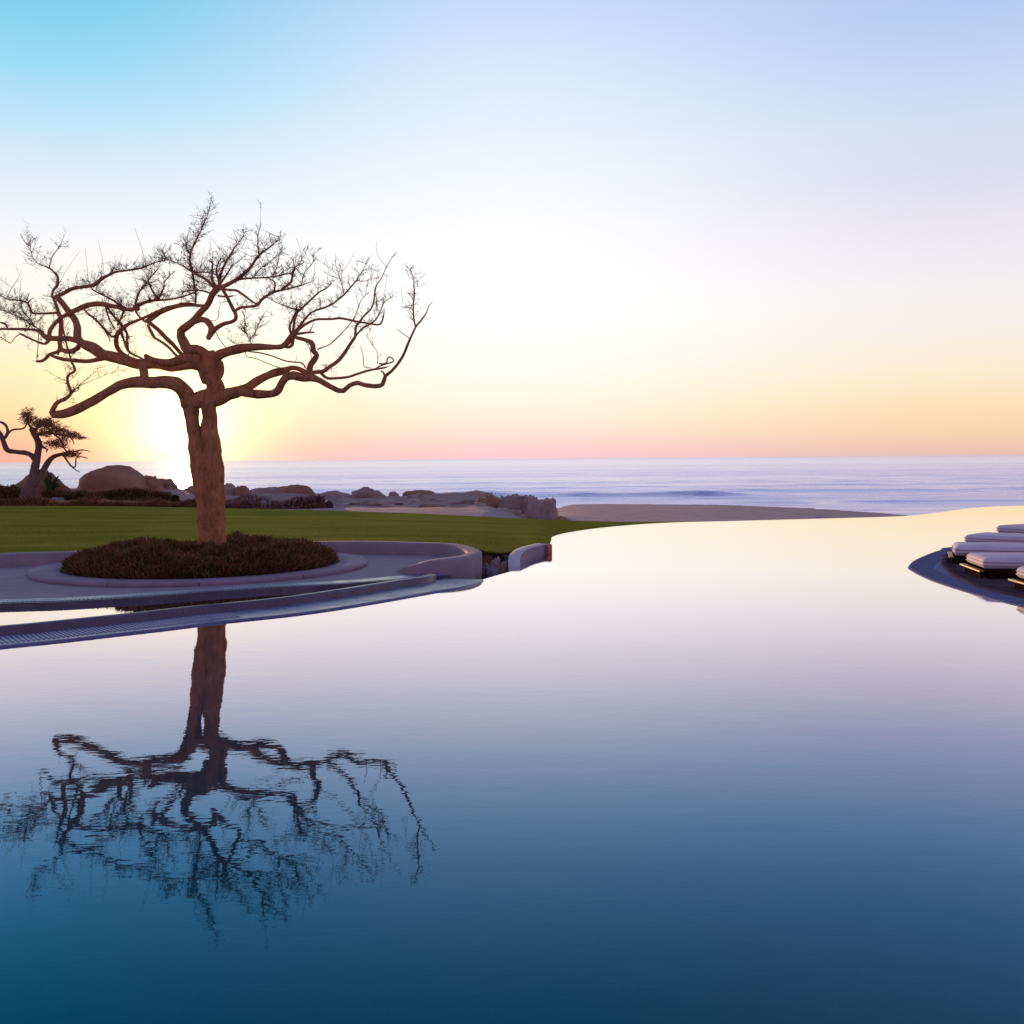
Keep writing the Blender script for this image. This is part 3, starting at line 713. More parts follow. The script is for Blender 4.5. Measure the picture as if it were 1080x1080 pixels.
# twigs: fine growth from the thin branches
tw_mb = MB()
R = random.Random(5)
def twig(p, d, L, r, lvl):
    n = 4; pts = [p]; q = p.copy(); dd = d.copy()
    for i in range(n):
        dd = (dd+Vector((R.gauss(0, .11), R.gauss(0, .11), R.gauss(.05, .09)))).normalized()
        q = q+dd*L/n; pts.append(q)
    rad = [lerp(r, r*.45, i/n) for i in range(n+1)]
    tw_mb.tube(pts, rad, 3, False)
    if lvl > 0:
        for k in range(R.randint(1, 3)):
            i = R.randint(1, n-1)
            side = Vector((R.gauss(0, 1), R.gauss(0, 1), R.gauss(.15, .7))).normalized()
            twig(pts[i], (dd*.6+side*.8).normalized(), L*R.uniform(.3, .6), r*.75, lvl-1)
    # spur buds
    if lvl <= 1 and R.random() < .25:
        i = R.randint(1, n)
        tw_mb.tube([pts[i], pts[i]+Vector((R.gauss(0, .02), R.gauss(0, .02), R.gauss(.012, .015)))], [r*1.3, r*.9], 3, False)
for P3, Rd, dens, cs in twig_src:
    acc_ = 0.; n = len(P3)
    for i in range(1, n):
        seg = (P3[i]-P3[i-1]).length
        if Rd[i]*F/TD > 2.2: continue
        k = dens*seg*(58 if cs[min(i, len(cs)-1)][0] < 190 else (42 if cs[min(i, len(cs)-1)][0] < 330 else 25))
        cnt = int(k)+(1 if R.random() < k-int(k) else 0)
        for _ in range(cnt):
            T = (P3[i]-P3[i-1]).normalized()
            side = Vector((R.gauss(0, 1), R.gauss(0, .9), R.gauss(.55, .7))).normalized()
            d = (T*.45+side).normalized()
            L = min(.5, max(.06, R.lognormvariate(-1.85, .42)))
            tp = P3[i-1].lerp(P3[i], R.random())
            twig(tp, d, L, R.uniform(.0028, .0048), 1 if L < .13 else 2)
    # a continuing tip
    T = (P3[-1]-P3[-3]).normalized()
    for _ in range(2 if cs[-1][2] >= .4 else 0):
        twig(P3[-1], (T+Vector((R.gauss(0, .25), R.gauss(0, .25), R.gauss(0, .2)))).normalized(), R.uniform(.05, .13), .004, 0)
# long whips standing above the crown
for (a, b, a2, b2) in [(155,284,142,240),(163,278,171,255),(172,275,175,256),(94,298,90,262),(110,290,103,252),(120,288,129,268),(62,300,84,265),(330,300,332,262),(345,300,343,268),(240,272,222,250),(252,255,245,240),(358,290,374,266),(372,300,392,268),(425,320,424,300),(404,320,408,290),(392,300,388,280),(255,262,268,240)]:
    p0 = at_depth(a, b, TD+R.uniform(-.6, .6)); p1 = at_depth(a2, b2, TD+R.uniform(-.6, .6))
    mid = p0.lerp(p1, .5)+Vector((R.uniform(-.04, .04), 0, 0))
    tw_mb.tube([p0, mid, p1], [.0042, .0032, .0018], 3, False)
o = tw_mb.build('twigs', M_TWIG, tree, smooth=False); tag(o, kind='stuff')
print('twig faces', len(tw_mb.f))

# ------------------------------------------------------------ lawn
# keep only the back run of the wall as the near border
cut = 0
for i, p in enumerate(wline):
    if p.x < tipP.x-.12: cut = i
    if p.x >= tipP.x-.12: break
nb_ = [Vector((p.x, p.y-.03, min(.25, p.z-.04))) for p in wline[:cut]]
more = [(511,581.5,.20),(527,583.5,.15),(537,582,.13),(548,579,.12),(562,576,.12),(573,574.2,.10),(579,573.4,.04),(583,569,-.02),(600,563.8,-.02),(640,558,-.02),(700,553,-.03),(720,552,-.03)]
nearl = resample([tuple(p) for p in nb_[::6]]+[tuple(at_height(*m)) for m in more], .4)
farpx = [(-420,536.5,.22),(-200,534.5,.2),(0,533.6,.2),(120,534,.2),(210,535.5,.18),(330,538,.15),(430,541.2,.10),(500,544.3,.05),(560,547.3,.02),(610,549.3,-.01),(660,550.2,-.03),(700,550.3,-.05),(720,550.0,-.06)]
farl = resample([tuple(at_height(*m)) for m in farpx], .4)
def pick(line, t_):
    k = t_*(len(line)-1); i = min(int(k), len(line)-2); return line[i].lerp(line[i+1], k-i)
NU, NV = 160, 14
vs = []; fs = []
def bypx(line, X):   # point on line at given tan-azimuth
    for i in range(len(line)-1):
        a = line[i].x/line[i].y; b = line[i+1].x/line[i+1].y
        if (a-X)*(b-X) <= 0 and a != b: return line[i].lerp(line[i+1], (X-a)/(b-a))
    return line[0].copy() if X < line[0].x/line[0].y else line[-1].copy()
for i in range(NU+1):
    X = lerp(-.80, .165, i/NU)
    a = bypx(nearl, X); b = bypx(farl, X)
    for j in range(NV+1):
        p = a.lerp(b, j/NV)
        edge = min(j, NV-j)/NV
        p.z += .03*noise.noise(Vector((p.x*.25, p.y*.25, 0)))*min(1, edge*4)
        vs.append(p)
for i in range(NU):
    for j in range(NV):
        k = i*(NV+1)+j; fs.append((k, k+NV+1, k+NV+2, k+1))
o = mesh_obj('lawn', vs, fs, M_LAWN); tag(o, kind='structure')
# grass tufts along the lawn's near border
mb = MB(); R = random.Random(2)
for _ in range(9000):
    X = R.uniform(-.52, .12); a = bypx(nearl, X); b = bypx(farl, X)
    tt_ = R.random()**3*.5
    p = a.lerp(b, tt_); h_ = R.uniform(.015, .035)
    an = R.random()*PI; s_ = Vector((math.cos(an), math.sin(an), 0))*.006
    mb.add([p-s_-Vector((0,0,.02)), p+s_-Vector((0,0,.02)), p+Vector((R.gauss(0, .012), R.gauss(0, .012), h_))], [(0, 1, 2)])
o = mb.build('grass', M_LAWN, smooth=False); tag(o, 'short blades of grass standing along the near lawn edge', 'grass', kind='stuff')

# ------------------------------------------------------------ beach terrain
def shore_d(X):    # distance of the shoreline for a given tan-azimuth
    pts = [(-.9, 100), (-.5, 110), (-.1, 118), (.05, 128), (.19, 124), (.29, 113), (.34, 105), (.387, 98), (.42, 84), (.48, 62), (.6, 46), (.9, 44)]
    for (a, da), (b, db) in zip(pts, pts[1:]):
        if X <= b: return lerp(da, db, max(0, (X-a)/(b-a)))
    return pts[-1][1]
def terr(x_, y_):
    X = x_/y_
    ds = shore_d(X)
    # left plateau
    zl = lerp(.05, -.45, sstep(32, 46, y_)); zl = lerp(zl, -.62, sstep(46, 60, y_)); zl = lerp(zl, -5.5, sstep(62, 95, y_))
    k = (y_-27)/(ds-27)
    zr = -1.25+(-4.0+1.25)*k if k < 1 else -4.0-(y_-ds)*.06
    wgt = sstep(-.03, .07, X)
    # dune at the left and a rocky ridge along the shore
    zl = max(zl, lerp(zl, .42+.06*noise.noise(Vector((x_*.3, y_*.2, 9))), sstep(38, 44, y_)*(1-sstep(47, 56, y_))*(1-sstep(-.335, -.27, X))))
    rg = math.exp(-((y_-53)/3.2)**2)*sstep(-.33, -.28, X)*(1-sstep(.0, .035, X))
    nn_ = noise.noise(Vector((x_*.22, y_*.2, 5)))+.5*abs(noise.noise(Vector((x_*.7, y_*.5, 2))))
    zl += rg*(.35+.45*nn_)
    zl += sstep(35, 38, y_)*.16*(noise.noise(Vector((x_*.8, y_*.5, 4)))+.6*abs(noise.noise(Vector((x_*2.1, y_*1.2, 6)))))
    z_ = lerp(zl, zr, wgt)
    z_ += .10*noise.noise(Vector((x_*.25, y_*.18, 0)))*(1-.7*wgt)+.03*noise.noise(Vector((x_*1.1, y_*.7, 3)))
    return z_
vs = []; fs = []; NX, NY = 170, 110
for i in range(NX+1):
    X = lerp(-1.0, 1.0, i/NX)
    yf = 26
    fa = bypx(farl, X)
    y0 = max(27.0, fa.y-.6) if X < .16 else 29.5
    if X > .30: y0 = 38.2
    for j in range(NY+1):
        y_ = y0+(190-y0)*(j/NY)**1.6
        x_ = X*y_
        z_ = terr(x_, y_)
        if X < .17: z_ = lerp(fa.z-.07, z_, sstep(0, 5, y_-y0)) if X < .12 else lerp(min(z_, fa.z-.2), z_, 1)
        vs.append(Vector((x_, y_, z_)))
for i in range(NX):
    for j in range(NY):
        k = i*(NY+1)+j; fs.append((k, k+NY+1, k+NY+2, k+1))
o = mesh_obj('beach', vs, fs, M_SAND); tag(o, kind='structure')

# ------------------------------------------------------------ sea
def swell(x_, y_):
    z_ = -4.0
    for (yc, w_, h_, xa, xb, s_) in [(150,2.2,1.15,-8,34,.03),(139,1.3,.32,2,40,.05),(170,3.,.45,-40,90,-.02),(196,4,.40,-60,40,.03),(235,5,.45,-30,130,-.02),(122,1.6,.35,22,60,.12),(290,7,.45,-200,200,.01),(205,4,.45,60,150,.02)]:
        c_ = yc+s_*(x_-10)+2.5*noise.noise(Vector((x_*.05, yc, 0)))
        env = sstep(xa-12, xa+10, x_)*(1-sstep(xb-10, xb+12, x_))*(.6+.6*noise.noise(Vector((x_*.09, yc, 7))))
        u = (y_-c_)/w_
        z_ += h_*max(0, env)*math.exp(-u*u*(1.6 if u < 0 else .5))
    return z_
ys = []; y_ = 40.
while y_ < 400: ys.append(y_); y_ += .5 if 112 < y_ < 160 else (1. if y_ < 250 else 3.)
while y_ < 45000: ys.append(y_); y_ *= 1.15
NXs = 220
vs = []; fs = []
for yy in ys:
    for i in range(NXs+1):
        X = lerp(-1.1, 1.1, i/NXs)
        x_ = X*yy
        vs.append(Vector((x_, yy, swell(x_, yy) if 110 < yy < 330 else -4.0)))
for j in range(len(ys)-1):
    for i in range(NXs):
        k = j*(NXs+1)+i; fs.append((k, k+1, k+NXs+2, k+NXs+1))
o = mesh_obj('sea', vs, fs, M_SEA); tag(o, kind='structure')

# ------------------------------------------------------------ rocks
def rock(px, topy, w_px, d, label, mat=M_ROCK, yb=None, dep=None, seed=0, rough=.35, sq=2.2, name='rock', cat='rock', group=None, sub=4, sharp=.0):
    c = at_depth(px, topy, d)
    zt = c.z; rx = w_px*d/F/2; ry = (dep or rx*.8)
    zb = (terr(c.x, d) if yb is None else at_depth(px, yb, d).z)-(.25 if name != 'stone' else .04)
    zc = zb; hz = zt-zb
    bm = bmesh.new(); bmesh.ops.create_icosphere(bm, subdivisions=sub, radius=1)
    for v in bm.verts:
        n = v.co.normalized()
        k = (abs(n.x)**sq+abs(n.y)**sq+abs(n.z)**sq)**(-1/sq)
        q = n*k
        dsp = 1+rough*(.55*noise.noise(n*1.7+Vector((seed*3.1, 0, 0)))+.35*noise.noise(n*4+Vector((0, seed*1.7, 0)))+.22*noise.noise(n*9+Vector((seed, 0, 2)))+.16*noise.noise(n*20+Vector((seed, 5, 2)))-.25*max(0, .12-abs(noise.noise(n*2.6+Vector((seed, 8, 3)))))/.12*rough)
        if sharp: dsp += sharp*(abs(noise.noise(n*3.3+Vector((seed, 4, 1))))-.25)
        q = q*dsp
        if mat is not M_ROCKW or name != 'boulder': q.z = q.z*.82+.18*round(q.z*5+.6*noise.noise(n*3+Vector((seed, 1, 1))))/5
        v.co = Vector((c.x+q.x*rx, c.y+ry*.5+q.y*ry, zc+max(q.z, -.25)*hz*.97))
    me = bpy.data.meshes.new(name); bm.to_mesh(me); bm.free(); me.materials.append(mat)
    me.polygons.foreach_set('use_smooth', [True]*len(me.polygons))
    o = bpy.data.objects.new(name, me); COL.objects.link(o); tag(o, label, cat, group); return o
rock(112, 490.5, 78, 42, 'big smooth rounded brown boulder rising against the sea between the small tree and the sun', M_ROCKW, yb=523, seed=1, rough=.14, sq=2.3, name='boulder', cat='boulder', dep=1.3)
rock(156, 502, 30, 43, 'small rounded rock leaning on the right flank of the big smooth boulder', M_ROCKW, yb=517, seed=2, rough=.2, name='boulder', cat='boulder')
rock(155, 501.5, 26, 46, 'jagged brown rock with a small peak just right of the big boulder', M_ROCKW, yb=517, seed=3, rough=.5, sharp=.15)
rock(172, 504.5, 30, 47, 'low brown rock sloping down towards the trunk of the large tree', M_ROCKW, yb=517, seed=4, rough=.3)
rock(203, 512.5, 34, 50, 'flat dark rock just left of the large trunk at the water', M_ROCKW, seed=5, rough=.3)
rock(36, 494.5, 84, 39.6, 'dark pointed rock directly behind the small shore tree', M_ROCKW, yb=525, seed=6, rough=.25, sq=1.35, name='boulder', cat='boulder', dep=.8)
rock(237, 510, 24, 52, 'rounded rock peeking out right of the large trunk', M_ROCK, seed=7, rough=.3)
rock(254, 511.5, 20, 52, 'small round brown rock second to the right of the large trunk', M_ROCKW, seed=8, rough=.25)
rock(283, 514, 54, 54, 'long flat pale rock shelf beyond the dry brush', M_ROCK, seed=9, rough=.3, sq=3)
rock(309, 511.8, 42, 52, 'dome shaped shaggy brown rock above the dry brush', M_ROCKW, seed=10, rough=.3, sq=2.6)
rock(352, 519, 36, 52, 'low grey rock between the shaggy dome and the long ridge', M_ROCK, seed=11, rough=.4)
rock(386, 515.5, 44, 52, 'broad grey humped rock in the middle of the shore ridge', M_ROCK, seed=12, rough=.4)
rock(415, 518, 14, 54, 'little rounded rock knob left of the brown flat topped block', M_ROCK, seed=13, rough=.25)
rock(441, 517.5, 34, 53, 'brown flat topped block standing on the shore ridge', M_ROCKW, seed=14, rough=.25, sq=4.5)
rock(400, 528, 100, 47, 'wide low rock slope in front of the shore ridge', M_ROCK, seed=15, rough=.5, sharp=.15)
rock(335, 524, 60, 49, 'low rock slab behind the right end of the dry brush', M_ROCK, seed=16, rough=.5, sharp=.15)
rock(463, 526, 46, 50, 'pale broken rock shelf right of the flat topped block', M_ROCK, seed=17, rough=.45, sharp=.15)
rock(495, 527.5, 60, 48, 'long pale rock shelf running towards the large craggy outcrop', M_ROCK, seed=18, rough=.4, sharp=.15)
rock(517, 524.5, 36, 44, 'dark cracked rock forming the left shoulder of the craggy outcrop', M_ROCKW, yb=541, seed=19, rough=.5, sharp=.22)
rock(545, 522.8, 48, 43.5, 'large craggy rock at the crown of the outcrop by the beach', M_ROCK, yb=546, seed=20, rough=.45, sq=3, sharp=.25)
rock(570, 527, 34, 43, 'blocky grey rock closing the right end of the outcrop by the beach', M_ROCK, yb=549, seed=21, rough=.4, sq=3.4, sharp=.22)
rock(524, 537, 60, 41.5, 'low ledge of rock in front of the craggy outcrop', M_ROCK, yb=546, seed=22, rough=.5, sharp=.22)
rock(450, 533, 66, 45, 'low mottled brown rock just beyond the lawn edge', M_ROCKW, seed=23, rough=.5, sharp=.18)
rock(590, 545, 26, 40, 'small dark mossy tuft shaped rock right of the craggy outcrop', M_ROCKW, yb=551, seed=25, rough=.4)
R = random.Random(21)
for k in range(44):
    px = R.uniform(232, 590) if k < 36 else R.uniform(150, 205); d = R.uniform(43, 55) if px > 225 else R.uniform(44, 47)
    zt_ = terr(at_depth(px, 530, d).x, d)
    ty = HZ+(CAMZ-zt_)*F/d-(px-540)*ROLL-R.uniform(1.0, 3.2)
    rock(px, ty, R.uniform(5, 17), d, 'small broken rock lying loose on the pale shore ridge beyond the lawn', M_ROCK if R.random() < .6 else M_ROCKW, seed=100+k, rough=.5, sharp=.2, name='loose_rock', cat='rock', group='small loose rocks along the shore ridge', sub=3)
# stones beside the terrace tip
si = 0
for (px, ty, w_, d, mt, lb) in [(513,583.5,15,16.9,M_ROCKW,'reddish brown stone wedged against the rounded tip of the terrace wall'),(530,582,16,17.3,M_STONE,'bluish stone topmost of the small pile beside the terrace wall'),(541,583,11,17.6,M_STONE,'small pale stone touching the curved pale wall end'),(522,590,17,16.6,M_ROCK,'flat greenish stone in the middle of the small pile'),(512,594,11,16.2,M_STONE,'small dark stone at the foot of the terrace wall tip'),(532,591,11,16.6,M_ROCK,'dark rounded stone at the right of the small pile'),(520,597,16,15.9,M_STONE,'lowest stone of the small pile next to the water'),(530,599,12,15.9,M_ROCKW,'small brown stone next to the pale wall foot by the water')]:
    rock(px, ty, w_, d, lb, mt, yb=ty+13, seed=40+si, rough=.55, sharp=.1, name='stone', cat='stone', dep=.16, sub=4); si += 1

# ------------------------------------------------------------ short curved white wall at the pool corner
rl = [(549.3,603,-.05),(549.2,599,0),(548.6,595,.045),(548.4,590,.09),(549.3,585.5,.13),(552,581.8,.15),(556,579.2,.16),(562,576.8,.16),(570,574.8,.16),(577,573.6,.16)]
bl = resample([tuple(at_height(*q)) for q in rl], .04)
tz = [p.z for p in bl]
e5 = empty('pool_corner_wall', bl[0], 'short curved pale wall with an orange lit end at the corner of the pool', 'low wall')
mb = MB(); section(mb, bl, [(.004, -1), (.004, lambda i: tz[i]-.02), (.185, lambda i: tz[i]-.02), (.185, -1)]); mb.build('wall_body', M_CONC, e5)
mb = MB(); section(mb, bl, [(0, lambda i: tz[i]-.024), (0, lambda i: tz[i]-.006), (.008, lambda i: tz[i]), (.18, lambda i: tz[i]+.004), (.19, lambda i: tz[i]-.004), (.19, lambda i: tz[i]-.024)]); mb.build('coping', M_WHITE, e5)
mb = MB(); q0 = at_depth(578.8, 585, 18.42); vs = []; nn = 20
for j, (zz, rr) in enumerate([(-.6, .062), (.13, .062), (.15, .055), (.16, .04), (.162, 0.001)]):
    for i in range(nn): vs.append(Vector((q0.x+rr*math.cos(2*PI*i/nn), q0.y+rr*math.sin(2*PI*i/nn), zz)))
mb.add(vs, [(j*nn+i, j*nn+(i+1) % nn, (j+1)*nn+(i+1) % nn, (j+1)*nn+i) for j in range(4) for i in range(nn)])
mb.build('sunlit_end', M_SUN_END, e5)  # rounded wall end with its sunlit orange painted on

# ------------------------------------------------------------ planting beyond the lawn
def strip(name, px0, px1, yt, yb_, d, n, m1, m2, label, cat, seed, kind=None, leaf=.10, dep=1.6, hmul=1.):
    """low band of plants between two image columns"""
    R = random.Random(seed); mb = MB()
    for k in range(n):
        a = R.uniform(px0, px1); ty = yt(a); by = yb_(a)
        dd = d+R.uniform(0, dep)
        p0 = at_depth(a, by, dd); p1 = at_depth(a, ty, dd)
        h_ = (p1.z-p0.z)
        zf = R.random()**.7
        lump = .75+.5*noise.noise(Vector((p0.x*.9, dd*.9, seed)))
        z_ = p0.z+h_*zf*lump
        L = leaf*R.uniform(.6, 1.5)
        dr = Vector((R.gauss(0, .6), R.gauss(0, .6), .8)).normalized()
        s_ = Vector((dr.y, -dr.x, 0)); s_ = s_.normalized()*L*.25 if s_.length > .01 else Vector((L*.25, 0, 0))
        p = Vector((p0.x, p0.y, z_-L*.6))
        mb.add([p-s_, p+s_, p+dr*L+s_*.5, p+dr*L*1.5], [(0, 1, 2, 3)], 0 if R.random() < .6 else 1)
    # core
    NXc = 60; vs = []; fs = []
    for i in range(NXc+1):
        a = lerp(px0, px1, i/NXc); ty = yt(a); by = yb_(a)
        p0 = at_depth(a, by, d+.15); p1 = at_depth(a, ty, d+.15)
        lump = .45+.4*noise.noise(Vector((p0.x*1.2, 0, seed)))
        zt = p0.z+(p1.z-p0.z)*max(.15, lump+.2)
        vs += [Vector((p0.x, p0.y-.1, p0.z-.4)), Vector((p0.x, p0.y, lerp(p0.z, zt, .7))), Vector((p0.x, p0.y+dep*.5, zt)), Vector((p0.x, p0.y+dep, lerp(p0.z, zt, .6))), Vector((p0.x, p0.y+dep+.2, p0.z-.4))]
    for i in range(NXc):
        for j in range(4): k = i*5+j; fs.append((k, k+5, k+6, k+1))
    mb.add(vs, fs, 0)
    o = mb.build(name, mats=[m1, m2], smooth=False); tag(o, label, cat, kind=kind); return o
M_RED = simple('rust_groundcover', (.18, .07, .02), (.36, .15, .045), 1.5, .8, 0)
M_OLV = simple('olive_groundcover', (.09, .06, .018), (.19, .12, .035), 1.5, .8, 0)
strip('low_hedge', -60, 212, lambda a: 523.5+max(0, a-80)*.025+1.0*math.sin(a*.11), lambda a: 535+max(0, a-80)*.012, 36.0, 15000, M_RED, M_OLV, 'long low rust coloured hedge along the far left edge of the lawn', 'hedge', 1, leaf=.07, dep=.9)
strip('dark_shrub', 88, 180, lambda a: 516+2.2*math.sin((a-70)*.07)-2*math.exp(-((a-150)/14)**2), lambda a: 527, 38.5, 6500, M_OLV, M_BUSH, 'dark olive shrubs at the foot of the big smooth boulder', 'shrub', 2, leaf=.09, dep=1.)
strip('dark_shrub', -40, 32, lambda a: 511.5+1.5*math.sin(a*.3), lambda a: 526, 39, 4500, M_BUSH, M_OLV, 'dark shrub at the left frame edge beside the small tree', 'shrub', 3, leaf=.09, dep=1.)
strip('dark_shrub', 45, 92, lambda a: 517+1.*math.sin(a*.2), lambda a: 527, 39, 2500, M_BUSH, M_OLV, 'low dark shrub between the spiky agave and the boulder', 'shrub', 4, leaf=.08, dep=1.)
strip('dry_brush', 236, 342, lambda a: 524-2.5*math.exp(-((a-262)/16)**2)+1.6*math.sin(a*.16)+max(0, a-325)*.05, lambda a: 541.5, 35.5, 7000, M_DRY, M_RED, 'tangled pinkish grey dry brush bordering the lawn right of the large trunk', 'brush', 5, leaf=.13, dep=1.8)
strip('dark_shrub', 322, 342, lambda a: 528+abs(a-332)*.35, lambda a: 541.5, 34.9, 1500, M_BUSH, M_OLV, 'little dark bush at the right end of the dry brush', 'shrub', 6, leaf=.07, dep=.5)
strip('low_hedge', 205, 340, lambda a: 535+1*math.sin(a*.2), lambda a: 539.5, 34.6, 3000, M_RED, M_OLV, 'thin dark red planting line in front of the dry brush', 'hedge', 7, leaf=.06, dep=.3)
rock(57, 524.5, 20, 38, 'low pale rock slab lying in the hedge right of the small tree', M_STONE, yb=529, seed=61, rough=.25, dep=.4)

# ------------------------------------------------------------ small shore tree
D2 = 38.5
t2 = empty('shore_tree', at_depth(31, 526, D2), 'small windswept tree with sparse brown foliage at the left shore', 'tree')
def b2(pts, dep=0., name='branch', n=8, mat=M_BARK2):
    cs = catmull(pts, 2.); mb = MB(); L = 0; P3 = []; Rd = []
    for i, (a, b, r) in enumerate(cs):
        if i: L += math.hypot(a-cs[i-1][0], b-cs[i-1][1])
        d = D2+dep*L/28
        P3.append(at_depth(a, b, d)); Rd.append(r*d/F)
    mb.tube(P3, Rd, n, True, .12, L); mb.build(name, mat, t2); return P3
b2([(27,528,7),(29,520,6.5),(33,510,5.3),(36,498,4.5),(37.5,490,4.2),(39.5,480,3.6),(41,470,3.4),(39,463,3.2),(35.5,457,3),(33,452,2.6)], 0, 'trunk', 12)
b2([(38,486,3.6),(33,480,2.8),(26,477.5,2.6),(16,476.5,2.5),(8,474.8,2.8),(4.5,468,2.7),(2,461,2.6),(-2,455,2.4),(-12,444,2)], -.3, 'limb')
b2([(5,462,1.9),(8,456,1.6),(7,450,1.4),(3,446,1.3),(-4,444,1.02)], .3)
b2([(7,460,1.3),(11,454.5,1.02),(16,452.8,1),(22,452.5,.9),(26.5,450.5,.8),(28.5,445,.8),(30,440,.7),(32,434,.5)], -.4)
b2([(36,512,4),(42,502,3.8),(47,494,3.4),(51,487,3),(56,482,2.5),(62,479.8,2.2),(68,478.5,1.8),(74,476.5,1.4),(80,476,1),(86,474.5,.8),(95,476,.4)], .3, 'limb')
b2([(67,480,1.2),(71,486,1),(75,491.5,.9),(79,492.8,.8),(80,487,.7),(80,483.5,.7),(85,481.6,.6),(92.5,483.5,.5)], .1)
b2([(74,491,.7),(79,495,.6),(84,498,.5)], .1)
b2([(35,457,2.2),(41,449,1.8),(48,445,1.2),(54,441,.9)], .5)
b2([(37,460,2),(46,456,1.6),(56,457,1.3),(66,459,1.02),(76,460,.8),(92,461.5,.4)], -.3)
b2([(56,457,1),(64,464,.9),(67,472,.8),(72,478,.8)], .3)
b2([(72,459,.8),(77,465,.6),(78,469,.4)], .2)
b2([(36,455,1.6),(30,447,1.2),(27,441,.8)], .4)
b2([(41,470,1.4),(50,474,1),(49,477,.6)], -.2)
R = random.Random(9)
for (cx, cy, sx_, sy_, n_) in [(29,441,9,8,420),(40,446,9,6,380),(50,448,14,6,700),(62,454,13,5,600),(75,459,11,3.6,420),(86,462,7,1.8,110),(57,468,12,5,460),(75,479,11,4.5,420),(46,457,11,5,340),(66,464,10,5,160),(30,434,9,5,70),(24,437,3,4,60),(66,470,6,3,120),(50,443,7,2.,120)]:
    mb = MB(); dz = R.uniform(-.5, .5)
    for _ in range(n_):
        u = R.gauss(0, .42); v_ = R.gauss(0, .42)
        p = at_depth(cx+u*sx_, cy+v_*sy_, D2+dz+R.gauss(0, .35))
        d = Vector((R.gauss(.3, .8), R.gauss(0, .8), R.gauss(.15, .45))).normalized(); L = R.uniform(.05, .14)
        s_ = d.orthogonal().normalized()*L*.13
        mb.add([p-s_, p+s_, p+d*L+s_*.4, p+d*L*1.25], [(0, 1, 2, 3)])
    mb.build('foliage', M_LEAF2, t2, smooth=False)
# agave
ag = empty('agave', at_depth(56, 519, 39.3), 'spiky agave with upright blades right of the small shore tree', 'plant')
for k, (tx, ty) in enumerate([(63,501),(63,505),(60,509),(50,494),(54,497),(47,500),(66,513),(58,511),(45,505),(64,510)]):
    mb = MB(); p0 = at_depth(52, 518, 39.3); p1 = at_depth(tx, ty, 39.3+R.uniform(-.3, .3)); mid = p0.lerp(p1, .55)+Vector((0, 0, .10))
    side = (p1-p0).cross(Vector((0, 1, 0))).normalized()
    vs = []; 
    for q, ww in ((p0, .05), (p0.lerp(mid, .6), .065), (mid, .05), (mid.lerp(p1, .5), .03)): vs += [q-side*ww, q+Vector((0, .03, 0)), q+side*ww, q-Vector((0, .03, 0))]
    vs.append(p1); fs = []
    for i in range(3):
        for j in range(4): fs.append((i*4+j, i*4+(j+1) % 4, (i+1)*4+(j+1) % 4, (i+1)*4+j))
    for j in range(4): fs.append((12+j, 12+(j+1) % 4, 16))
    mb.add(vs, fs); mb.build('leaf', M_AGAVE, ag)

# ------------------------------------------------------------ right deck with loungers
DC = Vector((14, 12, 0))
DZ = .02
out_px = [(1300,706),(1140,656),(1080,640.2),(1060,635.3),(1035,628.6),(1010,621.3),(985,613),(970,606.5),(961,601.5),(957.5,599),(959.5,595.5),(963,592),(970,588.3),(982,583.3),(992,580),(1003,577)]
outl = [at_height(a, b, .006) for a, b in out_px]
outl += [Vector((DC.x+8.6*math.cos(a), DC.y+8.6*math.sin(a), .015)) for a in [math.radians(q) for q in (118, 100, 80, 55, 30)]]
ol = resample([tuple(p) for p in outl], .12)
ol = [Vector((p.x, p.y, .006)) for p in ol]
cx_ = Vector((16, 8.5, 0))
def closed_poly(name, line, extra, z, depth, mat):
    bm = bmesh.new(); vs = [bm.verts.new((p.x, p.y, z)) for p in line+extra]; f = bm.faces.new(vs)
    r = bmesh.ops.extrude_face_region(bm, geom=[f]); bmesh.ops.translate(bm, verts=[v for v in r['geom'] if isinstance(v, bmesh.types.BMVert)], vec=(0, 0, -depth))
    bmesh.ops.recalc_face_normals(bm, faces=bm.faces); bmesh.ops.triangulate(bm, faces=[g for g in bm.faces if len(g.verts) > 4])
    me = bpy.data.meshes.new(name); bm.to_mesh(me); bm.free(); me.materials.append(mat)
    o = bpy.data.objects.new(name, me); COL.objects.link(o); return o
ext = [Vector((26, 14, 0)), Vector((26, 5, 0)), Vector((ol[0].x, 5, 0))]
ed = empty('wet_ledge', ol[0], 'wet blue tiled overflow ledge curving around the lounger deck', 'pool ledge')
o = closed_poly('ledge_tile', ol, ext, .006, 1., M_BLUE); o.parent = ed; o.matrix_parent_inverse = Matrix.Translation(ed.location).inverted()
# low ridges across the ledge
mb = MB(); ri = 0
kin_px = [(1300,690),(1140,645),(1080,629.3),(1058,624.6),(1035,619),(1020,613.6),(1008,607.5),(998.5,601),(993.5,595),(993,591),(996,587.5),(1003,583.8)]
kin = [at_height(a, b, DZ+.005) for a, b in kin_px]
kin += [Vector((DC.x+8.15*math.cos(a), DC.y+8.15*math.sin(a), 0)) for a in [math.radians(q) for q in (118, 100, 80, 55, 30)]]
kl = resample([tuple(p) for p in kin], .12)
mb = grate(ol, -.03, -.36, .005, 0, sum((ol[i+1]-ol[i]).length for i in range(len(ol)-1)), .11, .05)
o = mb.build('ridges', M_BLUE, ed, smooth=False)
dk = closed_poly('deck', kl, [Vector((25.9, 14, 0)), Vector((25.9, 5.1, 0)), Vector((kl[0].x, 5.1, 0))], DZ, 1.1, M_DECK); tag(dk, kind='structure')
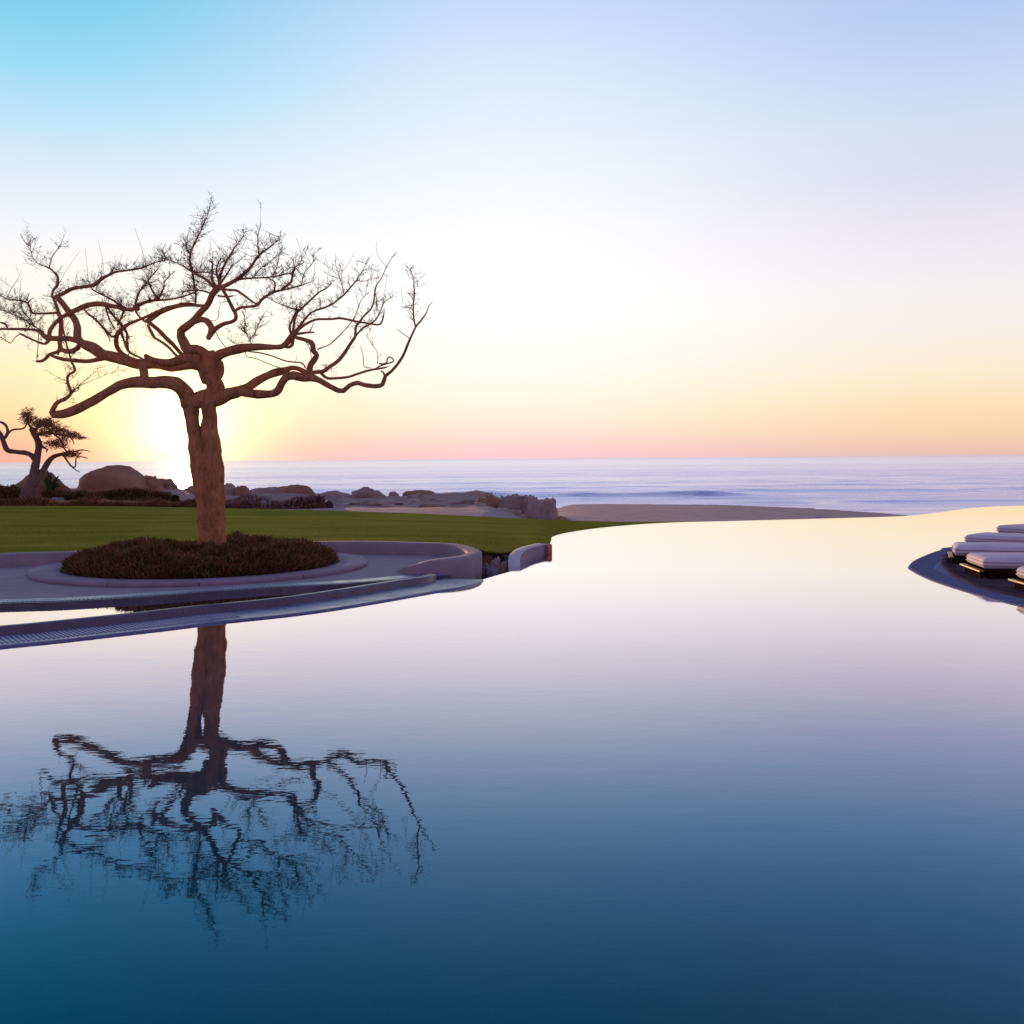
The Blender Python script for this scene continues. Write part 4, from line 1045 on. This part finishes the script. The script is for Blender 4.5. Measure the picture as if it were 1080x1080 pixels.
mb = MB(); section(mb, kl, [(-.0+.003, .0), (.003, DZ+.004), (-.006, DZ+.010), (-.10, DZ+.010), (-.11, DZ+.004), (-.11, .0)])
o = mb.build('deck_kerb', M_DECK); tag(o, 'thin curved stone kerb edging the lounger deck', 'kerb')

# lounger prototype: foot at origin, length along +X
LW, LL = .92, 2.05
def mattress():
    bm = bmesh.new(); bmesh.ops.create_cube(bm, size=1)
    for v in bm.verts: v.co = Vector((v.co.x*LL, v.co.y*LW, v.co.z*.235))
    bmesh.ops.bevel(bm, geom=[e for e in bm.edges if abs(e.verts[0].co.z-e.verts[1].co.z) > .1], offset=.10, segments=5, profile=.5, affect='EDGES')
    bmesh.ops.bevel(bm, geom=[e for e in bm.edges if abs(e.verts[0].co.z-e.verts[1].co.z) < .01 and (len(e.link_faces) == 2 and abs(e.link_faces[0].normal.z-e.link_faces[1].normal.z) > .5)], offset=.085, segments=6, profile=.5, affect='EDGES')
    for k in range(1, 22):
        xx = -LL/2+LL*k/22
        bmesh.ops.bisect_plane(bm, geom=bm.verts[:]+bm.edges[:]+bm.faces[:], plane_co=(xx, 0, 0), plane_no=(1, 0, 0))
    for k in range(1, 8):
        yy = -LW/2+LW*k/8
        bmesh.ops.bisect_plane(bm, geom=bm.verts[:]+bm.edges[:]+bm.faces[:], plane_co=(0, yy, 0), plane_no=(0, 1, 0))
    for v in bm.verts:
        X, Y, Z = v.co
        top = max(0, Z)/.12
        v.co.z += top*(.028*(1-(2*Y/LW)**2)*(1-abs(2*X/LL)**4)+.008*noise.noise(Vector((X*4, Y*5, 0))))
        v.co.y += .010*noise.noise(Vector((X*5, 0, Z*9)))*(1 if abs(Y) > .3 else 0)
        v.co += Vector((LL/2, 0, .305))
    me = bpy.data.meshes.new('mattress'); bm.to_mesh(me); bm.free(); me.materials.append(M_FAB)
    me.polygons.foreach_set('use_smooth', [True]*len(me.polygons)); return me
def lounger(name='sun_lounger'):
    r = empty(name, (0, 0, 0))
    me = mattress(); o = bpy.data.objects.new('mattress', me); COL.objects.link(o); o.parent = r
    m = o.modifiers.new('s', 'SUBSURF'); m.levels = 1; m.render_levels = 1
    rr_ = .10; path = []
    for (cx1, cy1, a0) in ((LL-rr_, LW/2-rr_, 0), (rr_, LW/2-rr_, 90), (rr_, -LW/2+rr_, 180), (LL-rr_, -LW/2+rr_, 270)):
        for q in range(0, 91, 15):
            an = math.radians(a0+q); path.append((cx1+(rr_+.004)*math.cos(an), cy1+(rr_+.004)*math.sin(an)))
    path.append(path[0])
    for zz in (.338, .268):
        mb = MB(); mb.tube([Vector((p[0], p[1], zz)) for p in path], [.008]*len(path), 6, False); o = mb.build('piping', M_PIPE, None); o.parent = r
    mb = MB(); mb.box((LL/2+.05, 0, .135), (LL-.06, LW-.10, .09)); mb.box((LL/2, -LW/2+.055, .16), (LL, .05, .055)); mb.box((LL/2, LW/2-.055, .16), (LL, .05, .055))
    o = mb.build('frame', M_WOOD, None, smooth=False); o.parent = r
    mb = MB(); mb.box((-.035, 0, .155), (.06, LW+.02, .03)); o = mb.build('foot_rail', M_RAIL, None, smooth=False); o.parent = r
    mb = MB(); mb.box((-.01, 0, .065), (.03, LW-.16, .12)); o = mb.build('foot_board', M_WOOD, None, smooth=False); o.parent = r
    for sx_ in (.12, LL-.12):
        for sy_ in (-1, 1):
            mb = MB(); mb.box((sx_, sy_*(LW/2-.10), .045), (.09, .09, .09)); o = mb.build('leg', M_WOOD, None, smooth=False); o.parent = r
    return r
proto = lounger()
GL = 'sun loungers in a row on the right deck'
# (near foot corner px at deck height, or centre), axis angle
spots = [((1035,610.5), 'near', 'white cushioned sun lounger showing its full foot end with a bright golden rail'),
         ((1003.5,595), 'near', 'leftmost white cushioned sun lounger with dark base reaching over the ledge'),
         ((1067,620), 'far', 'nearest sun lounger cut off by the right frame edge'),
         ((1013.5,580.5), 'near', 'second sun lounger from the back with a flat pale cushion'),
         ((1047.5,568.5), 'near', 'farthest sun lounger behind all the others on the deck')]
for i, (pp, which, lb) in enumerate(spots):
    p = at_height(pp[0], pp[1], DZ)
    ax = (DC-p); ang = math.atan2(ax.y, ax.x)
    if i == 0: ang = -.16
    if i == 1: ang = -.38
    if i == 2: ang = -.05
    a = Vector((math.cos(ang), math.sin(ang), 0)); wv = Vector((-a.y, a.x, 0))
    c = p+wv*(LW/2)*(1 if which == 'near' else -1)+a*.035
    if i == 0: r = proto
    else:
        r = proto.copy(); COL.objects.link(r)
        for ch in list(proto.children):
            d = ch.copy(); COL.objects.link(d); d.parent = r
    r.location = (c.x, c.y, DZ+.001); r.rotation_euler = (0, 0, ang); r.scale = (1.03, 1.03, .66)
    tag(r, lb, 'sun lounger', GL)
